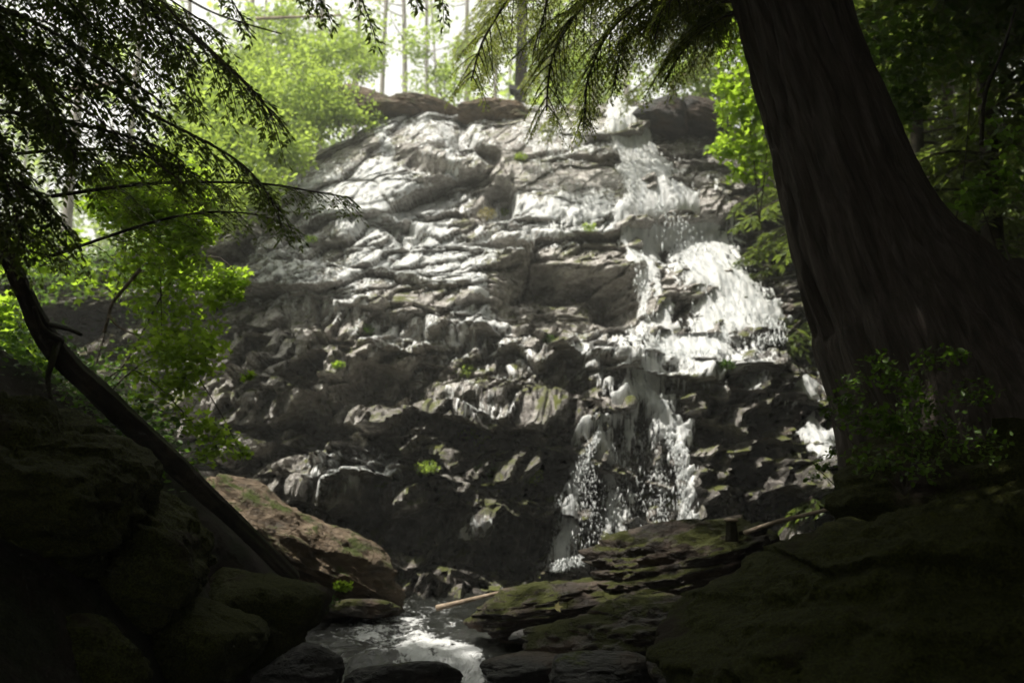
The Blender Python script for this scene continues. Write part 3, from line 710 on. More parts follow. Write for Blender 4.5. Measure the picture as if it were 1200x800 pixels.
for pts, r in (([P(1180, 330, 7.5), P(1230, 420, 7.2), P(1290, 480, 7.0)], .3), ([P(1120, 400, 7.2), P(1130, 480, 6.9), P(1150, 560, 6.7)], .2)):
    p = spline(np.array(pts), 40); tube(mb, p, np.linspace(r, r * .6, 40), 40, lambda th, s: .02 * np.sin(th * 9 + s * 2) + .02 * fbm(s * 3 + 0 * th, np.sin(th) * 4, np.cos(th) * 4, seed=2, o=4))
mb.build('root', M['bark'], tree)
lit = Leaves(NEEDLE, NEF); mb = MB(); g = np.random.default_rng(21)
for pts, r0, ns, sl_ in (
    ([P(872, -20, 7.8), P(820, -10, 8.2), P(760, 10, 8.5), P(730, 55, 8.6), P(720, 100, 8.6)], .02, 22, .5),
    ([P(868, -40, 7.8), P(800, -30, 8.6), P(740, -10, 9.2), P(660, 15, 9.4), P(600, 70, 9.5)], .02, 26, .5),
    ([P(875, 20, 7.8), P(850, 15, 8.4), P(820, 30, 8.8), P(790, 60, 9), P(760, 105, 9)], .018, 20, .42),
    ([P(872, -10, 7.8), P(850, -5, 8.4), P(840, 20, 8.6), P(835, 60, 8.7)], .015, 14, .35),
    ([P(868, -40, 7.8), P(780, -45, 8.4), P(700, -10, 8.8), P(650, 60, 9.0), P(640, 130, 9.1)], .03, 30, .75),
    ([P(868, -40, 7.8), P(790, -20, 8.0), P(720, 30, 8.2), P(690, 90, 8.3), P(684, 150, 8.3)], .025, 26, .5),
    ([P(862, -60, 7.8), P(740, -60, 8.6), P(620, -20, 9.2), P(570, 40, 9.6), P(552, 95, 9.8)], .03, 28, .7),
    ([P(872, 0, 7.8), P(800, 8, 8.4), P(740, 40, 8.8), P(705, 80, 9.0)], .022, 20, .5),
    ([P(872, 10, 7.8), P(830, 30, 8.2), P(800, 60, 8.4), P(780, 95, 8.5)], .02, 18, .4),
    ([P(868, -50, 7.7), P(820, -40, 7.4), P(790, -5, 7.2), P(770, 20, 7.2)], .03, 20, .5),
    ([P(862, -70, 7.8), P(680, -70, 8.4), P(600, -40, 8.6), P(640, -10, 8.6), P(625, 60, 8.6)], .025, 20, .45)):
    mb = MB(); lit = Leaves(NEEDLE, NEF); bough(mb, lit, g, pts, r0, int(ns * 1.5), sl_, .032, .5, 1.6, .019)
    br = mb.build('branch', M['twig'], tree); f_ = lit.build('foliage', M['conifer_lit'], tree, g); f_.parent = br; f_.matrix_parent_inverse = Matrix.Identity(4)
mb = MB(); lv = Leaves(NEEDLE, NEF)  # unseen upper crown, made dense to shade the near ground
for k in range(90):
    i = 338 + k * .88; c = cs[int(min(i, n - 1))][:3]; a = g.uniform(0, 6.283); ln = g.uniform(2.5, 5.2)
    if math.sin(a) > .3 and c[2] < 9: continue
    e_ = c + np.array((math.cos(a), math.sin(a), 0)) * ln; e_[2] -= .6
    bough(mb, lv, g, [c, (c + e_) / 2 + (0, 0, .3), e_], .04, 16, 1.2, .16, .3, .4, .12)
mb.build('upper_branch', M['twig'], tree); lv.build('crown', M['conifer'], tree, g)

# ------------------------------------------------------------------ left conifers with dark boughs
def conifer(name, label, base, top, r, boughs, group=None, crown=None, needle=.055, step=.04, mat='conifer', seed=0, extra=0, dens=1., bark='twig', side=.5):
    g = np.random.default_rng(seed)
    t = empty(name, base, label, 'tree', group)
    mb = MB(); p = spline(np.array([base, (np.array(base) + top) / 2 + g.normal(0, .1, 3), top]), 60)
    tube(mb, p, np.linspace(r, r * .2, 60), 24, lambda th, s: r * .1 * fbm(s * .8 + 0 * th, np.sin(th) * 4, np.cos(th) * 4, seed=seed, o=4)); mb.build('trunk', M['twig' if bark == 'twig' else bark], t)
    for b in boughs:
        mb = MB(); lv = Leaves(NEEDLE, NEF); bough(mb, lv, g, b[0], b[1], b[2], b[3], needle, b[4] if len(b) > 4 else .45, dens, step)
        br = mb.build('branch', M['twig'], t); f_ = lv.build('foliage', M[mat], t, g); f_.parent = br; f_.matrix_parent_inverse = Matrix.Identity(4)
    if crown:
        z0, z1, rad_, nb, nd = crown; mb = MB(); lv = Leaves(NEEDLE, NEF)
        for k in range(nb):
            f = (k + g.uniform(0, 1)) / nb; z = z0 + (z1 - z0) * f; i = int(np.argmin(abs(p[:, 2] - z))); c = p[i].copy(); c[2] = z
            a = g.uniform(0, 6.283); ln = rad_ * (1.05 - .85 * f) * g.uniform(.7, 1.15); e_ = c + np.array((math.cos(a) * ln, math.sin(a) * ln, -.28 * ln))
            bough(mb, lv, g, [c, (c + e_) / 2 + (0, 0, .12 * ln), e_], .03, max(6, int(ln * 6)), ln * .38, nd, .3, nd and .055 / nd * 1.5, nd * .8)
        mb.build('crown_branch', M['twig'], t); lv.build('crown', M[mat], t, g)
    return t
B = []
rg = np.random.default_rng(77)
# long drooping boughs from upper left (silhouettes)
B += [([P(-120, 40, 5.0), P(40, 60, 5.2), P(170, 130, 5.4), P(280, 190, 5.5), P(330, 250, 5.5)], .016, 34, .5),
      ([P(-120, -60, 5.0), P(60, -40, 5.2), P(180, 10, 5.6), P(270, 80, 5.8), P(325, 140, 5.9)], .02, 34, .7),
      ([P(-140, 120, 4.8), P(0, 130, 5.0), P(110, 150, 5.2), P(180, 170, 5.2), P(215, 190, 5.2)], .016, 30, .6),
      ([P(-140, -20, 4.6), P(0, 10, 4.7), P(100, 60, 4.8), P(190, 120, 4.9)], .018, 30, .6),
      ([P(-140, 200, 4.6), P(-20, 200, 4.7), P(40, 225, 4.8), P(80, 270, 4.8)], .014, 24, .5),
      ([P(-140, -120, 4.6), P(60, -90, 4.8), P(150, -20, 4.9), P(215, 60, 5.0)], .018, 28, .6),
      ([P(-140, -60, 4.2), P(-20, 20, 4.3), P(50, 100, 4.4), P(90, 190, 4.4)], .014, 28, .5),
      ([P(-120, 60, 4.2), P(-30, 130, 4.3), P(10, 220, 4.4), P(30, 300, 4.4)], .012, 26, .4)]
for (ex, ey, sx0, sy0, Yq) in ((120, 40, -140, -160, 5.4), (230, 120, -140, -100, 5.9), (120, 190, -140, 20, 5.4), (60, 140, -150, -60, 4.9), (200, 60, -120, -120, 5.7), (40, 60, -150, -120, 5.2), (260, 40, -100, -140, 6.0), (30, 200, -150, 60, 5.4), (70, 100, -150, -40, 5.8), (10, 270, -150, 150, 5.2)):
    B.append(([P(sx0, sy0, Yq), P((ex + sx0) * .5, sy0 * .6 + ey * .4 - 15, Yq), P(sx0 * .2 + ex * .8, sy0 * .2 + ey * .8 - 12, Yq), P(ex, ey, Yq)], .013, 26, .45))
conifer('cedar_tree', 'dark cedar with drooping boughs overhanging the top left corner', (-4.6, 4.9, 2.8), (-4.4, 5.2, 15), .3, B, crown=(9, 15, 4.2, 60, .16), seed=5, needle=.045, step=.026)
B = [([P(60, 230, 6.3), P(180, 215, 6.4), P(300, 215, 6.5), P(370, 225, 6.6), P(412, 232, 6.6)], .014, 30, .42),
     ([P(60, 300, 6.3), P(200, 255, 6.4), P(290, 250, 6.4), P(350, 270, 6.4)], .012, 24, .35),
     ([P(20, 180, 6.3), P(120, 175, 6.3), P(210, 195, 6.4), P(270, 230, 6.4)], .012, 24, .4),
     ([P(-60, 240, 6.3), P(0, 250, 6.4), P(40, 270, 6.4), P(80, 305, 6.4)], .012, 24, .45)]
conifer('hemlock_tree', 'slender hemlock at the left edge reaching one spray over the rock', (-4.9, 6.4, 3.2), (-4.6, 6.4, 13), .14, B + [([P(-160, 180, 6.4), P(-40, 200, 6.4), P(60, 230, 6.3)], .02, 12, .4), ([P(-160, 220, 6.4), P(-60, 270, 6.3), P(60, 300, 6.3)], .02, 12, .4), ([P(-160, 140, 6.3), P(-70, 160, 6.3), P(20, 180, 6.3)], .02, 12, .4)], seed=6, needle=.038, step=.025, crown=(9, 13, 2.6, 30, .12))
# dark tips hanging into the top edge
B = [([P(150, -120, 6.0), P(230, -60, 6.0), P(265, -10, 6.0), P(290, 32, 6.0)], .012, 20, .28), ([P(240, -120, 6.2), P(320, -60, 6.2), P(360, -20, 6.2), P(385, 14, 6.2)], .012, 20, .35),
     ([P(300, -130, 6.6), P(380, -80, 6.6), P(415, -20, 6.6), P(440, 42, 6.6)], .012, 22, .3), ([P(400, -130, 6.6), P(480, -80, 6.6), P(512, -30, 6.6), P(520, 18, 6.6)], .01, 16, .25), ([P(330, -110, 6.4), P(440, -70, 6.4), P(480, -25, 6.4), P(490, 4, 6.4)], .01, 14, .25),
     ([P(-1000, -500, 5.6), P(-100, -230, 6.1), P(200, -150, 6.3), P(420, -130, 6.6)], .04, 24, .5)]
conifer('fir_tree', 'tall fir whose hanging tips dip into the top edge left of centre', (-8.6, 5.4, 4.6), (-8.4, 5.6, 18), .3, B, seed=9, needle=.045, step=.032, crown=(10.5, 18, 4.4, 60, .18))

# ------------------------------------------------------------------ unseen canopy trees added beside and behind the viewer to shade the near banks
G = 'tall trees closing over the near banks'
kk = 0
for x, y, h in ((-8, 1, 17), (-6, -4, 18), (6, -4, 18), (9, 2, 17), (8.5, 9, 17), (-14.5, 7, 16), (-10.6, 4.6, 17), (10.5, 14, 17), (6, -11, 17), (-6, -12, 17), (13, 6, 18), (-13, 3, 17), (5.4, 3.6, 17), (-4.6, 1.6, 17), (7.4, 10.5, 18), (9.5, 12.5, 18), (2.4, -.6, 17)):
    kk += 1
    conifer('forest_tree', 'tall dense conifer added outside the view to shade the bank', (x, y, gz(x, y) - .2), (x + .3, y, h), .3, [], G, crown=(8.2 if y < 4 else 8.8, h, 5.2, 58, .3), seed=100 + kk, bark='twig')

# ------------------------------------------------------------------ broadleaf shrubs
def shrub(name, label, cat, base, stems, clusters, size, leaf='maple', mat='maple', seed=0, group=None, flat=.6, stemr=.012, tpl=(MLV, MLF), dens=1.9):
    g = np.random.default_rng(seed); t = empty(name, base, label, cat, group); mb = MB(); lv = Leaves(*tpl)
    for s_ in stems: m1 = MB(); stemline(m1, s_, stemr); m1.build('stem', M['twig'], t)
    base = np.array(base, float)
    for (px, py, Y, r, n_) in clusters:
        n_ = int(n_ * dens)
        c = P(px, py, Y) if not isinstance(px, np.ndarray) else px
        rr = np.array(r) if not np.isscalar(r) else np.array((r, r, r * .7))
        cloud(lv, g, c, rr, n_, size, flat)
        for k in range(max(1, n_ // 140)):
            e_ = c + g.normal(0, .5, 3) * rr; mb_ = (base + e_) / 2 + np.array((0, 0, .15)) + g.normal(0, .1, 3)
            stemline(mb, [c + g.normal(0, .2, 3) * rr, (c + e_) / 2, e_], stemr * .35, 8, 4)
    lf = lv.build('foliage', M[mat], t, g); tw = mb.build('twigs', M['twig'], t); return t
gg = np.random.default_rng(8)
# vine maple on the left
cl = [(140, 215, 9.6, .3, 130), (190, 235, 9.5, .35, 170), (165, 250, 9.5, .3, 120), (230, 270, 9.6, .25, 90), (210, 300, 9.6, .3, 80), (190, 405, 9.5, .3, 60), (235, 420, 9.5, .25, 50), (210, 450, 9.5, .2, 30), (265, 345, 9.8, .2, 40), (150, 225, 10.5, .5, 320), (200, 215, 10.5, .45, 300), (175, 265, 10.4, .5, 320), (220, 260, 10.4, .35, 200), (130, 240, 10.6, .35, 140), (235, 235, 10.4, .2, 60),
      (190, 310, 10.3, .5, 110), (160, 330, 10.3, .4, 60), (215, 340, 10.2, .4, 80), (255, 330, 10.1, .3, 70), (275, 325, 10.0, .18, 40), (180, 360, 10.2, .3, 36), (200, 395, 10.1, .35, 60), (230, 385, 10.0, .35, 60),
      (205, 425, 10.0, .28, 36), (250, 405, 10.0, .2, 26), (155, 420, 10.0, .25, 18), (175, 450, 10.0, .25, 26), (215, 455, 10.0, .25, 26), (245, 435, 9.9, .15, 12), (165, 470, 9.9, .2, 16), (225, 495, 9.9, .2, 20), (260, 520, 9.9, .25, 36), (245, 500, 9.9, .16, 14), (285, 530, 9.9, .1, 12), (290, 440, 9.9, .07, 10), (205, 480, 9.9, .2, 12), (240, 535, 9.9, .15, 14)]
b0 = P(90, 500, 10.6)
st = [[b0, P(120, 400, 10.6), P(150, 280, 10.5), P(160, 200, 10.5)], [b0, P(150, 420, 10.4), P(200, 330, 10.3), P(250, 300, 10.1), P(280, 325, 10)], [b0, P(160, 430, 10.2), P(210, 420, 10), P(250, 470, 9.9), P(285, 535, 9.9)],
      [P(190, 190, 10.6), P(188, 300, 10.2), P(190, 420, 10)], [b0, P(130, 440, 10.1), P(170, 440, 9.9), P(230, 500, 9.9)]]
shrub('maple_shrub', 'bright lime green vine maple cascading down left of the rock', 'shrub', b0, st, cl, .07, seed=1, dens=3.2)
shrub('maple_shrub', 'lit maple sprig glowing at the left edge behind the fallen log', 'shrub', P(-20, 470, 11), [[P(-20, 470, 11), P(20, 430, 11), P(40, 380, 11)]], [(20, 395, 11, .4, 110), (10, 360, 11, .3, 50), (45, 420, 11, .3, 80), (-10, 410, 11, .4, 80), (60, 290, 12, .5, 60), (20, 300, 12, .5, 80), (100, 330, 12, .4, 40)], .11, seed=2)
shrub('maple_shrub', 'leafy green maple between the waterfall and the leaning trunk', 'shrub', P(880, 240, 15), [[P(890, 260, 15), P(880, 160, 15), P(860, 60, 15), P(850, 10, 15)], [P(890, 260, 15), P(900, 150, 14.8), P(890, 60, 14.8)]],
      [(870, 60, 15, .5, 110), (880, 110, 15, .6, 190), (865, 130, 15, .4, 90), (880, 165, 15, .6, 200), (850, 100, 15, .25, 40), (895, 200, 15, .4, 60), (850, 175, 15, .3, 50), (900, 130, 15, .5, 120), (865, 205, 14.9, .2, 22), (860, 30, 15, .5, 90)], .115, seed=3)
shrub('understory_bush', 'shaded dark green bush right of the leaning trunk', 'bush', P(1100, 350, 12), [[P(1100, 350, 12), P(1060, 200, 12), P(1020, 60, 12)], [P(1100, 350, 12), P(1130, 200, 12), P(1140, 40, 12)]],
      [(1030, 60, 11.5, .6, 200), (1060, 40, 11.5, .7, 120), (1050, 110, 11.5, .45, 110), (1060, 130, 11.6, .3, 60), (1100, 60, 12, .8, 200), (1150, 90, 12, .8, 60), (1180, 30, 12, .8, 60)], .1, mat='maple_dark', seed=4)
shrub('understory_bush', 'small lit bush at the right edge of the view', 'bush', P(1170, 290, 9), [[P(1170, 300, 9), P(1150, 240, 9)]], [(1150, 225, 9, .25, 60), (1135, 240, 9, .15, 26), (1185, 215, 9, .3, 60), (1125, 262, 9, .1, 10), (1190, 160, 9, .35, 50)], .08, mat='maple_dark', seed=5)
cl = [(1000, 450, 5.9, .12, 36), (1030, 425, 5.9, .12, 36), (1060, 450, 5.9, .14, 60), (1090, 420, 5.9, .14, 36), (1120, 415, 5.9, .1, 26), (1080, 470, 5.8, .14, 60), (1010, 490, 5.8, .16, 90), (1050, 495, 5.8, .16, 110), (990, 470, 5.8, .1, 34), (1100, 500, 5.8, .18, 80), (1140, 460, 5.9, .16, 60), (1080, 540, 5.7, .2, 80), (1020, 540, 5.7, .16, 60), (1040, 440, 5.9, .1, 24), (970, 480, 5.8, .07, 16), (1150, 520, 5.8, .2, 60)]
shrub('huckleberry_bush', 'small leaved green bush growing on the right mound before the trunk', 'bush', P(1060, 580, 5.8), [[P(1060, 580, 5.8), P(1040, 500, 5.8), P(1010, 440, 5.9)], [P(1060, 580, 5.8), P(1080, 480, 5.8), P(1100, 415, 5.9)], [P(1060, 580, 5.8), P(1000, 520, 5.8), P(965, 480, 5.8)], [P(1060, 580, 5.8), P(1110, 520, 5.8), P(1150, 450, 5.9)]], cl, .04, mat='maple_dark', seed=6, tpl=(OVAL, OVF), stemr=.005)
shrub('huckleberry_bush', 'few green sprigs hanging beside the small side fall', 'bush', P(990, 570, 7.2), [[P(990, 580, 7.2), P(960, 550, 7.2), P(950, 540, 7.2)]], [(965, 545, 7.2, .08, 26), (955, 560, 7.2, .06, 16), (975, 530, 7.2, .05, 12), (1000, 560, 7.0, .1, 26), (990, 590, 7.0, .1, 20)], .04, mat='maple_dark', seed=7, tpl=(OVAL, OVF), stemr=.005)

# ------------------------------------------------------------------ crest shrubs and background forest
G = 'young leafy bushes along the crest'
L_ = [(395, 118, 23.2, 'lime bush spilling over the top left rim of the rock'), (322, 172, 20.6, 'yellow green bush hugging the left rim of the rock'), (268, 205, 18.6, 'leafy bush low on the left rim beside the hemlock spray'), (300, 135, 21.8, 'low lime bush overlapping the left shoulder of the rock'), (345, 150, 22.6, 'small lime bush rooted on the rock edge below the glowing one'), (235, 215, 17, 'lime bush growing at the left edge of the pale rock'), (255, 95, 24, 'lime bush on the crest above the maple cascade'), (300, 80, 25, 'tall pale lime bush on the crest left of the bare trunks'), (345, 110, 24.5, 'glowing lime bush at the left end of the crest'), (385, 75, 25.5, 'yellow green bush leaning over the crest before the bare trunks'), (330, 55, 28, 'pale bush behind the glowing lime bush'), (420, 60, 28, 'thin pale bush right of the lime crest bushes'), (230, 140, 20, 'yellow green bush low on the left slope'), (270, 165, 19, 'small lime bush where the left slope meets the rock'), (290, 120, 22, 'lit bush just left of the rock crest'), (520, 82, 30, 'faint pale bush at the gap in the middle of the crest'), (660, 80, 27, 'green bush behind the hanging hemlock boughs'), (800, 90, 25, 'reddish green bush above the dark boulders'), (210, 200, 18, 'yellow bush on the slope above the maple cascade')]
for k, (px, py, Y, lb) in enumerate(L_):
    c = P(px, py + 35, Y); g2 = np.random.default_rng(k); cls = []
    for j in range(16): cls.append((px + g2.normal(0, 22), py + g2.normal(0, 20), Y + g2.normal(0, .4), g2.uniform(.4, .8), 90))
    shrub('crest_bush', lb, 'bush', c, [[c, P(px + g2.normal(0, 14), py, Y), P(px + g2.normal(0, 25), py - 35, Y)] for _ in range(5)], cls, .12, mat='bgleaf', seed=200 + k, group=G, tpl=(OVAL, OVF), flat=.8, stemr=.02)
def bgtree(label, px, Y, h, r, crown_n, mat, seed, lean=0, group='trees beyond the crest', bark_='palebark', z0=.45, size=.2, spread=2.2):
    g = np.random.default_rng(seed); x = (px - 600) / F * Y; b = np.array((x, Y, gz(x, Y) - .2))
    t = empty('forest_tree', b, label, 'tree', group); mb = MB(); top = b + np.array((lean, 0, h))
    p = stemline(mb, [b, (b + top) / 2 + g.normal(0, .15, 3), top], r, 40, 10, .25); lv = Leaves(OVAL, OVF)
    brs = MB()
    for k in range(16):
        f = z0 + (1 - z0) * k / 16; c = p[int(f * 39)]; a = g.uniform(0, 6.283); ln = spread * g.uniform(.4, 1) * (1.15 - f * .6)
        e_ = c + np.array((math.cos(a) * ln, math.sin(a) * ln, ln * .35)); stemline(brs, [c, (c + e_) / 2 + (0, 0, -.1), e_], r * .25, 8, 4)
        if crown_n: cloud(lv, g, c + (e_ - c) * .8, (ln * .4, ln * .4, ln * .28), crown_n, size, .8)
    mb.build('trunk', M[bark_], t); brs.build('branch', M[bark_], t)
    if crown_n: lv.build('crown', M[mat], t, g)
T_ = [('bare pale trunk at the left of the crest bushes', 296, 30, 16, .12, 10), ('thin pale trunk behind the lime crest bushes', 322, 33, 17, .1, 12), ('pair of grey stems forking above the crest bushes', 366, 31, 16, .13, 8), ('straight pale trunk right of the lime bushes', 408, 36, 18, .14, 12),
      ('slim whitish trunk left of the open sky gap', 438, 34, 17, .11, 8), ('pale trunk at the left of the bright sky gap', 470, 40, 19, .15, 14), ('faint trunk in the middle of the bright sky gap', 503, 46, 20, .15, 10), ('faint whitish trunk right of the sky gap', 545, 42, 20, .14, 14),
      ('thin dark trunk left of the moss covered one', 572, 44, 19, .12, 16), ('slender trunk behind the hanging boughs', 700, 38, 18, .14, 30), ('pale trunk behind the hanging boughs on the right', 745, 36, 18, .14, 40), ('leafy tree above the lip of the main waterfall', 800, 33, 16, .14, 50),
      ('leafy tree far behind the green maple', 850, 34, 17, .14, 60), ('leafy tree at the top left behind the cedar boughs', 60, 26, 15, .16, 60), ('pale leaning tree beyond the cedar boughs', 130, 30, 16, .15, 40), ('slim leafy tree left of the bare pale trunk', 215, 32, 16, .13, 26), ('leafy tree hidden mostly by the dark cedar', -20, 24, 15, .16, 70), ('leafy tree right of the moss covered trunk', 645, 40, 17, .14, 26)]
for k, (lb, px, Y, h, r, cn) in enumerate(T_): bgtree(lb, px, Y, h, r, cn, 'bgleaf', 300 + k, lean=(k % 5 - 2) * .35)
for k, (px, Y, lb) in enumerate(((900, 26, 'dark conifer behind the leaning trunk'), (1000, 20, 'dense dark conifer just right of the leaning trunk'), (1080, 17, 'dense dark conifer in the upper right'), (1170, 15, 'dark conifer closing the right edge'), (1125, 21, 'dark conifer filling the gap in the upper right'), (1175, 25, 'far dark conifer near the right edge'), (1095, 25, 'far dark conifer to the right of the leaning trunk'), (1040, 28, 'tall conifer behind the right hillside'))):
    x = (px - 600) / F * Y; b = (x, Y, gz(x, Y) - .2)
    conifer('dark_conifer', lb, b, (x + .2, Y, b[2] + 13), .22, [], 'dark conifers on the right slope', crown=(b[2] + .3, b[2] + 13, 3.0, 90, .2), seed=400 + k)
x = P(608, 50, 27)[0]; b = (x, 27, gz(x, 27) - .2)
conifer('hemlock_tree', 'moss covered hemlock trunk on the crest right of the sky gap', b, (x + .1, 27, b[2] + 14), .2, [([P(608, y0, 27), P(608 + dx * .5, y0 + 6, 26.8), P(608 + dx, y0 + 40, 26.6)], .03, 14, .9) for y0, dx in ((-20, -60), (0, -70), (20, -75), (35, -55), (10, 50), (30, 60), (50, 45), (55, -50))], seed=55, needle=.14, step=.11, dens=.5, mat='conifer_lit', bark='logbark')

b = P(950, 260, 21.6)
conifer('hemlock_tree', 'sunlit hemlock behind the leaning trunk with boughs drooping over the fall lip', b, (b[0] + .2, 19.5, b[2] + 13), .24,
    [([P(945, y0 - 30, 21.6), P((945 + ex) / 2, y0 - 22, 21.6 - dy / 2), P(ex + 30, ey - 25, 21.6 - dy), P(ex, ey, 21.6 - dy)], .03, 28, 1.05, .5) for y0, ex, ey, dy in
     ((10, 620, 90, .8), (-30, 570, 60, .5), (20, 680, 130, .6), (30, 735, 110, .3), (-10, 650, 40, .1), (40, 790, 90, .5), (0, 760, 60, .2), (-20, 810, 40, .4), (25, 645, 140, .9))], seed=57, needle=.09, step=.06, dens=.7, mat='conifer_lit', bark='logbark')
# undergrowth on the side slopes
def slope_cover(name, label, xs, ys, n, size, mat, seed, tpl=(OVAL, OVF), lift=.25):
    g = np.random.default_rng(seed); x = g.uniform(*xs, n); y = g.uniform(*ys, n); z = ground(x, y)
    k = vn(x * .9, y * .9, seed=seed) > -.25; x, y, z = x[k], y[k], z[k]; lv = Leaves(*tpl)
    nn = 16
    for _ in range(nn):
        p = np.stack([x, y, z], -1) + g.normal(0, .14, (len(x), 3)) + np.array((0, 0, 1)) * g.uniform(0, lift, (len(x), 1))
        d = g.normal(size=(len(x), 3)); d[:, 2] = abs(d[:, 2]) * .4; u = g.normal(size=(len(x), 3)) * .5; u[:, 2] += 1
        lv.add(p, d, u, size * g.uniform(.5, 1.3, len(x)))
    o = lv.build(name, M[mat], None, g); return tag(o, label, 'undergrowth', kind='stuff')
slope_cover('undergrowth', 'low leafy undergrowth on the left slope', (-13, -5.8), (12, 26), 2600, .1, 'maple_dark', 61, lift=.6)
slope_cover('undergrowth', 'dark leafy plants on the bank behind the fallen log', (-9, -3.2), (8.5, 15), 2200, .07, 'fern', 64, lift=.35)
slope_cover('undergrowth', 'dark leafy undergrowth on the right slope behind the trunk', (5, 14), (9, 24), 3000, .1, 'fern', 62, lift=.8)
slope_cover('undergrowth', 'pale leafy ground cover beyond the crest', (-16, 14), (27, 48), 3000, .14, 'bgleaf', 63, lift=.9)

# ------------------------------------------------------------------ fallen log, sticks, stump, small plants
lg = empty('fallen_log', P(340, 672, 9.4), 'long mossy fallen log slanting down the left bank to the pool', 'log')
mb = MB(); p = spline(np.array([P(-30, 215, 6.9), P(-2, 275, 7.0), P(28, 345, 7.2), P(66, 412, 7.5), P(130, 474, 8.0), P(200, 540, 8.6), P(270, 606, 9.1), P(345, 678, 9.6)]), 160)
tube(mb, p, np.interp(np.linspace(0, 1, 160), [0, .3, .45, .7, 1], [.04, .06, .085, .09, .06]), 36, lambda th, s: .02 * fbm(s * 2.5 + 0 * th, np.sin(th) * 2, np.cos(th) * 2, seed=9, o=5) + .008 * np.sin(th * 7))
mb.build('trunk', M['logbark'], lg)
mb = MB()
for pts, r in (([P(70, 395, 7.4), P(62, 420, 7.3), P(56, 445, 7.3), P(62, 475, 7.3)], .03), ([P(72, 400, 7.4), P(50, 385, 7.2), P(40, 360, 7.0)], .03), ([P(60, 380, 7.3), P(80, 385, 7.0), P(95, 392, 6.9)], .025)): mb = MB(); stemline(mb, pts, r, 16, 8, .5); mb.build('branch_stub', M['logbark'], lg)
def stick(name, label, pts, r, mat='deadwood', cat='stick', tip=.5):
    mb = MB(); p = spline(np.array(pts), 30); tube(mb, p, np.linspace(r, r * tip, 30), 10, lambda th, s: r * .2 * fbm(s * 5 + 0 * th, np.sin(th), np.cos(th), seed=3, o=3))
    o = mb.build(name, M[mat]); return tag(o, label, cat)
stick('driftwood', 'pale dead stick lying from the right mound down to the stump', [P(873, 624, 8.6), P(905, 613, 8.4), P(940, 604, 8.2), P(970, 597, 8.0)], .022, tip=.7)
stick('driftwood', 'pale stick poking from the long mossy ledge rock to the stream', [P(512, 712, 11.2), P(540, 705, 11.1), P(585, 694, 11.0)], .035)
o = stick('dead_branch', 'curved pale dead branch arching before the dark slope', [P(165, 315, 9.4), P(148, 335, 9.4), P(132, 355, 9.4), P(127, 372, 9.4), P(121, 390, 9.4)], .02, cat='branch')
stick('dead_branch', 'short pale forked twig below the curved dead branch', [P(127, 368, 9.4), P(138, 382, 9.35), P(158, 392, 9.3)], .013, cat='branch')
stick('dead_branch', 'bleached bare branch lying behind the cedar boughs', [P(80, 106, 17), P(125, 99, 17), P(160, 88, 17)], .06, cat='branch')
stick('dead_branch', 'bare horizontal stick hanging across the crest trunks', [P(300, 22, 26), P(350, 20, 26), P(400, 18, 26)], .05, cat='branch')
for pts, lb in (([P(170, -20, 4.2), P(230, 45, 4.2), P(300, 110, 4.2)], 'long thin bare twig crossing the top left sky'), ([P(190, -20, 4.4), P(250, 15, 4.4), P(330, 40, 4.4)], 'upper of two thin bare twigs by the top edge'),
                ([P(-20, 60, 4.5), P(100, 130, 4.5), P(215, 215, 4.6)], 'dark straight bare branch crossing the cedar boughs')):
    stick('bare_twig', lb, pts, .007, 'twig', 'twig')
stick('vine_stem', 'thin crooked stem rising at the right edge behind the trunk', [P(1150, 170, 8.5), P(1155, 110, 8.5), P(1175, 60, 8.5), P(1190, 10, 8.5)], .02, 'logbark', 'stem')
st_ = empty('tree_stump', P(858, 624, 9.9), 'small broken stump with a pale top on the brown ledge rock', 'stump')
mb = MB(); a = P(858, 634, 9.8); b = P(857, 611, 9.8); tube(mb, spline(np.array([a, b]), 12), np.linspace(.062, .05, 12), 20, lambda th, s: .006 * np.sin(th * 6) + 0 * s); mb.build('trunk', M['logbark'], st_)
mb = MB(); tube(mb, spline(np.array([b, b + (0, 0, .035)]), 6), np.array([.055, .062, .068, .066, .056, .04]), 20, lambda th, s: .006 * np.sin(th * 5 + 1) + 0 * s); mb.build('cut_face', M['deadwood'], st_)
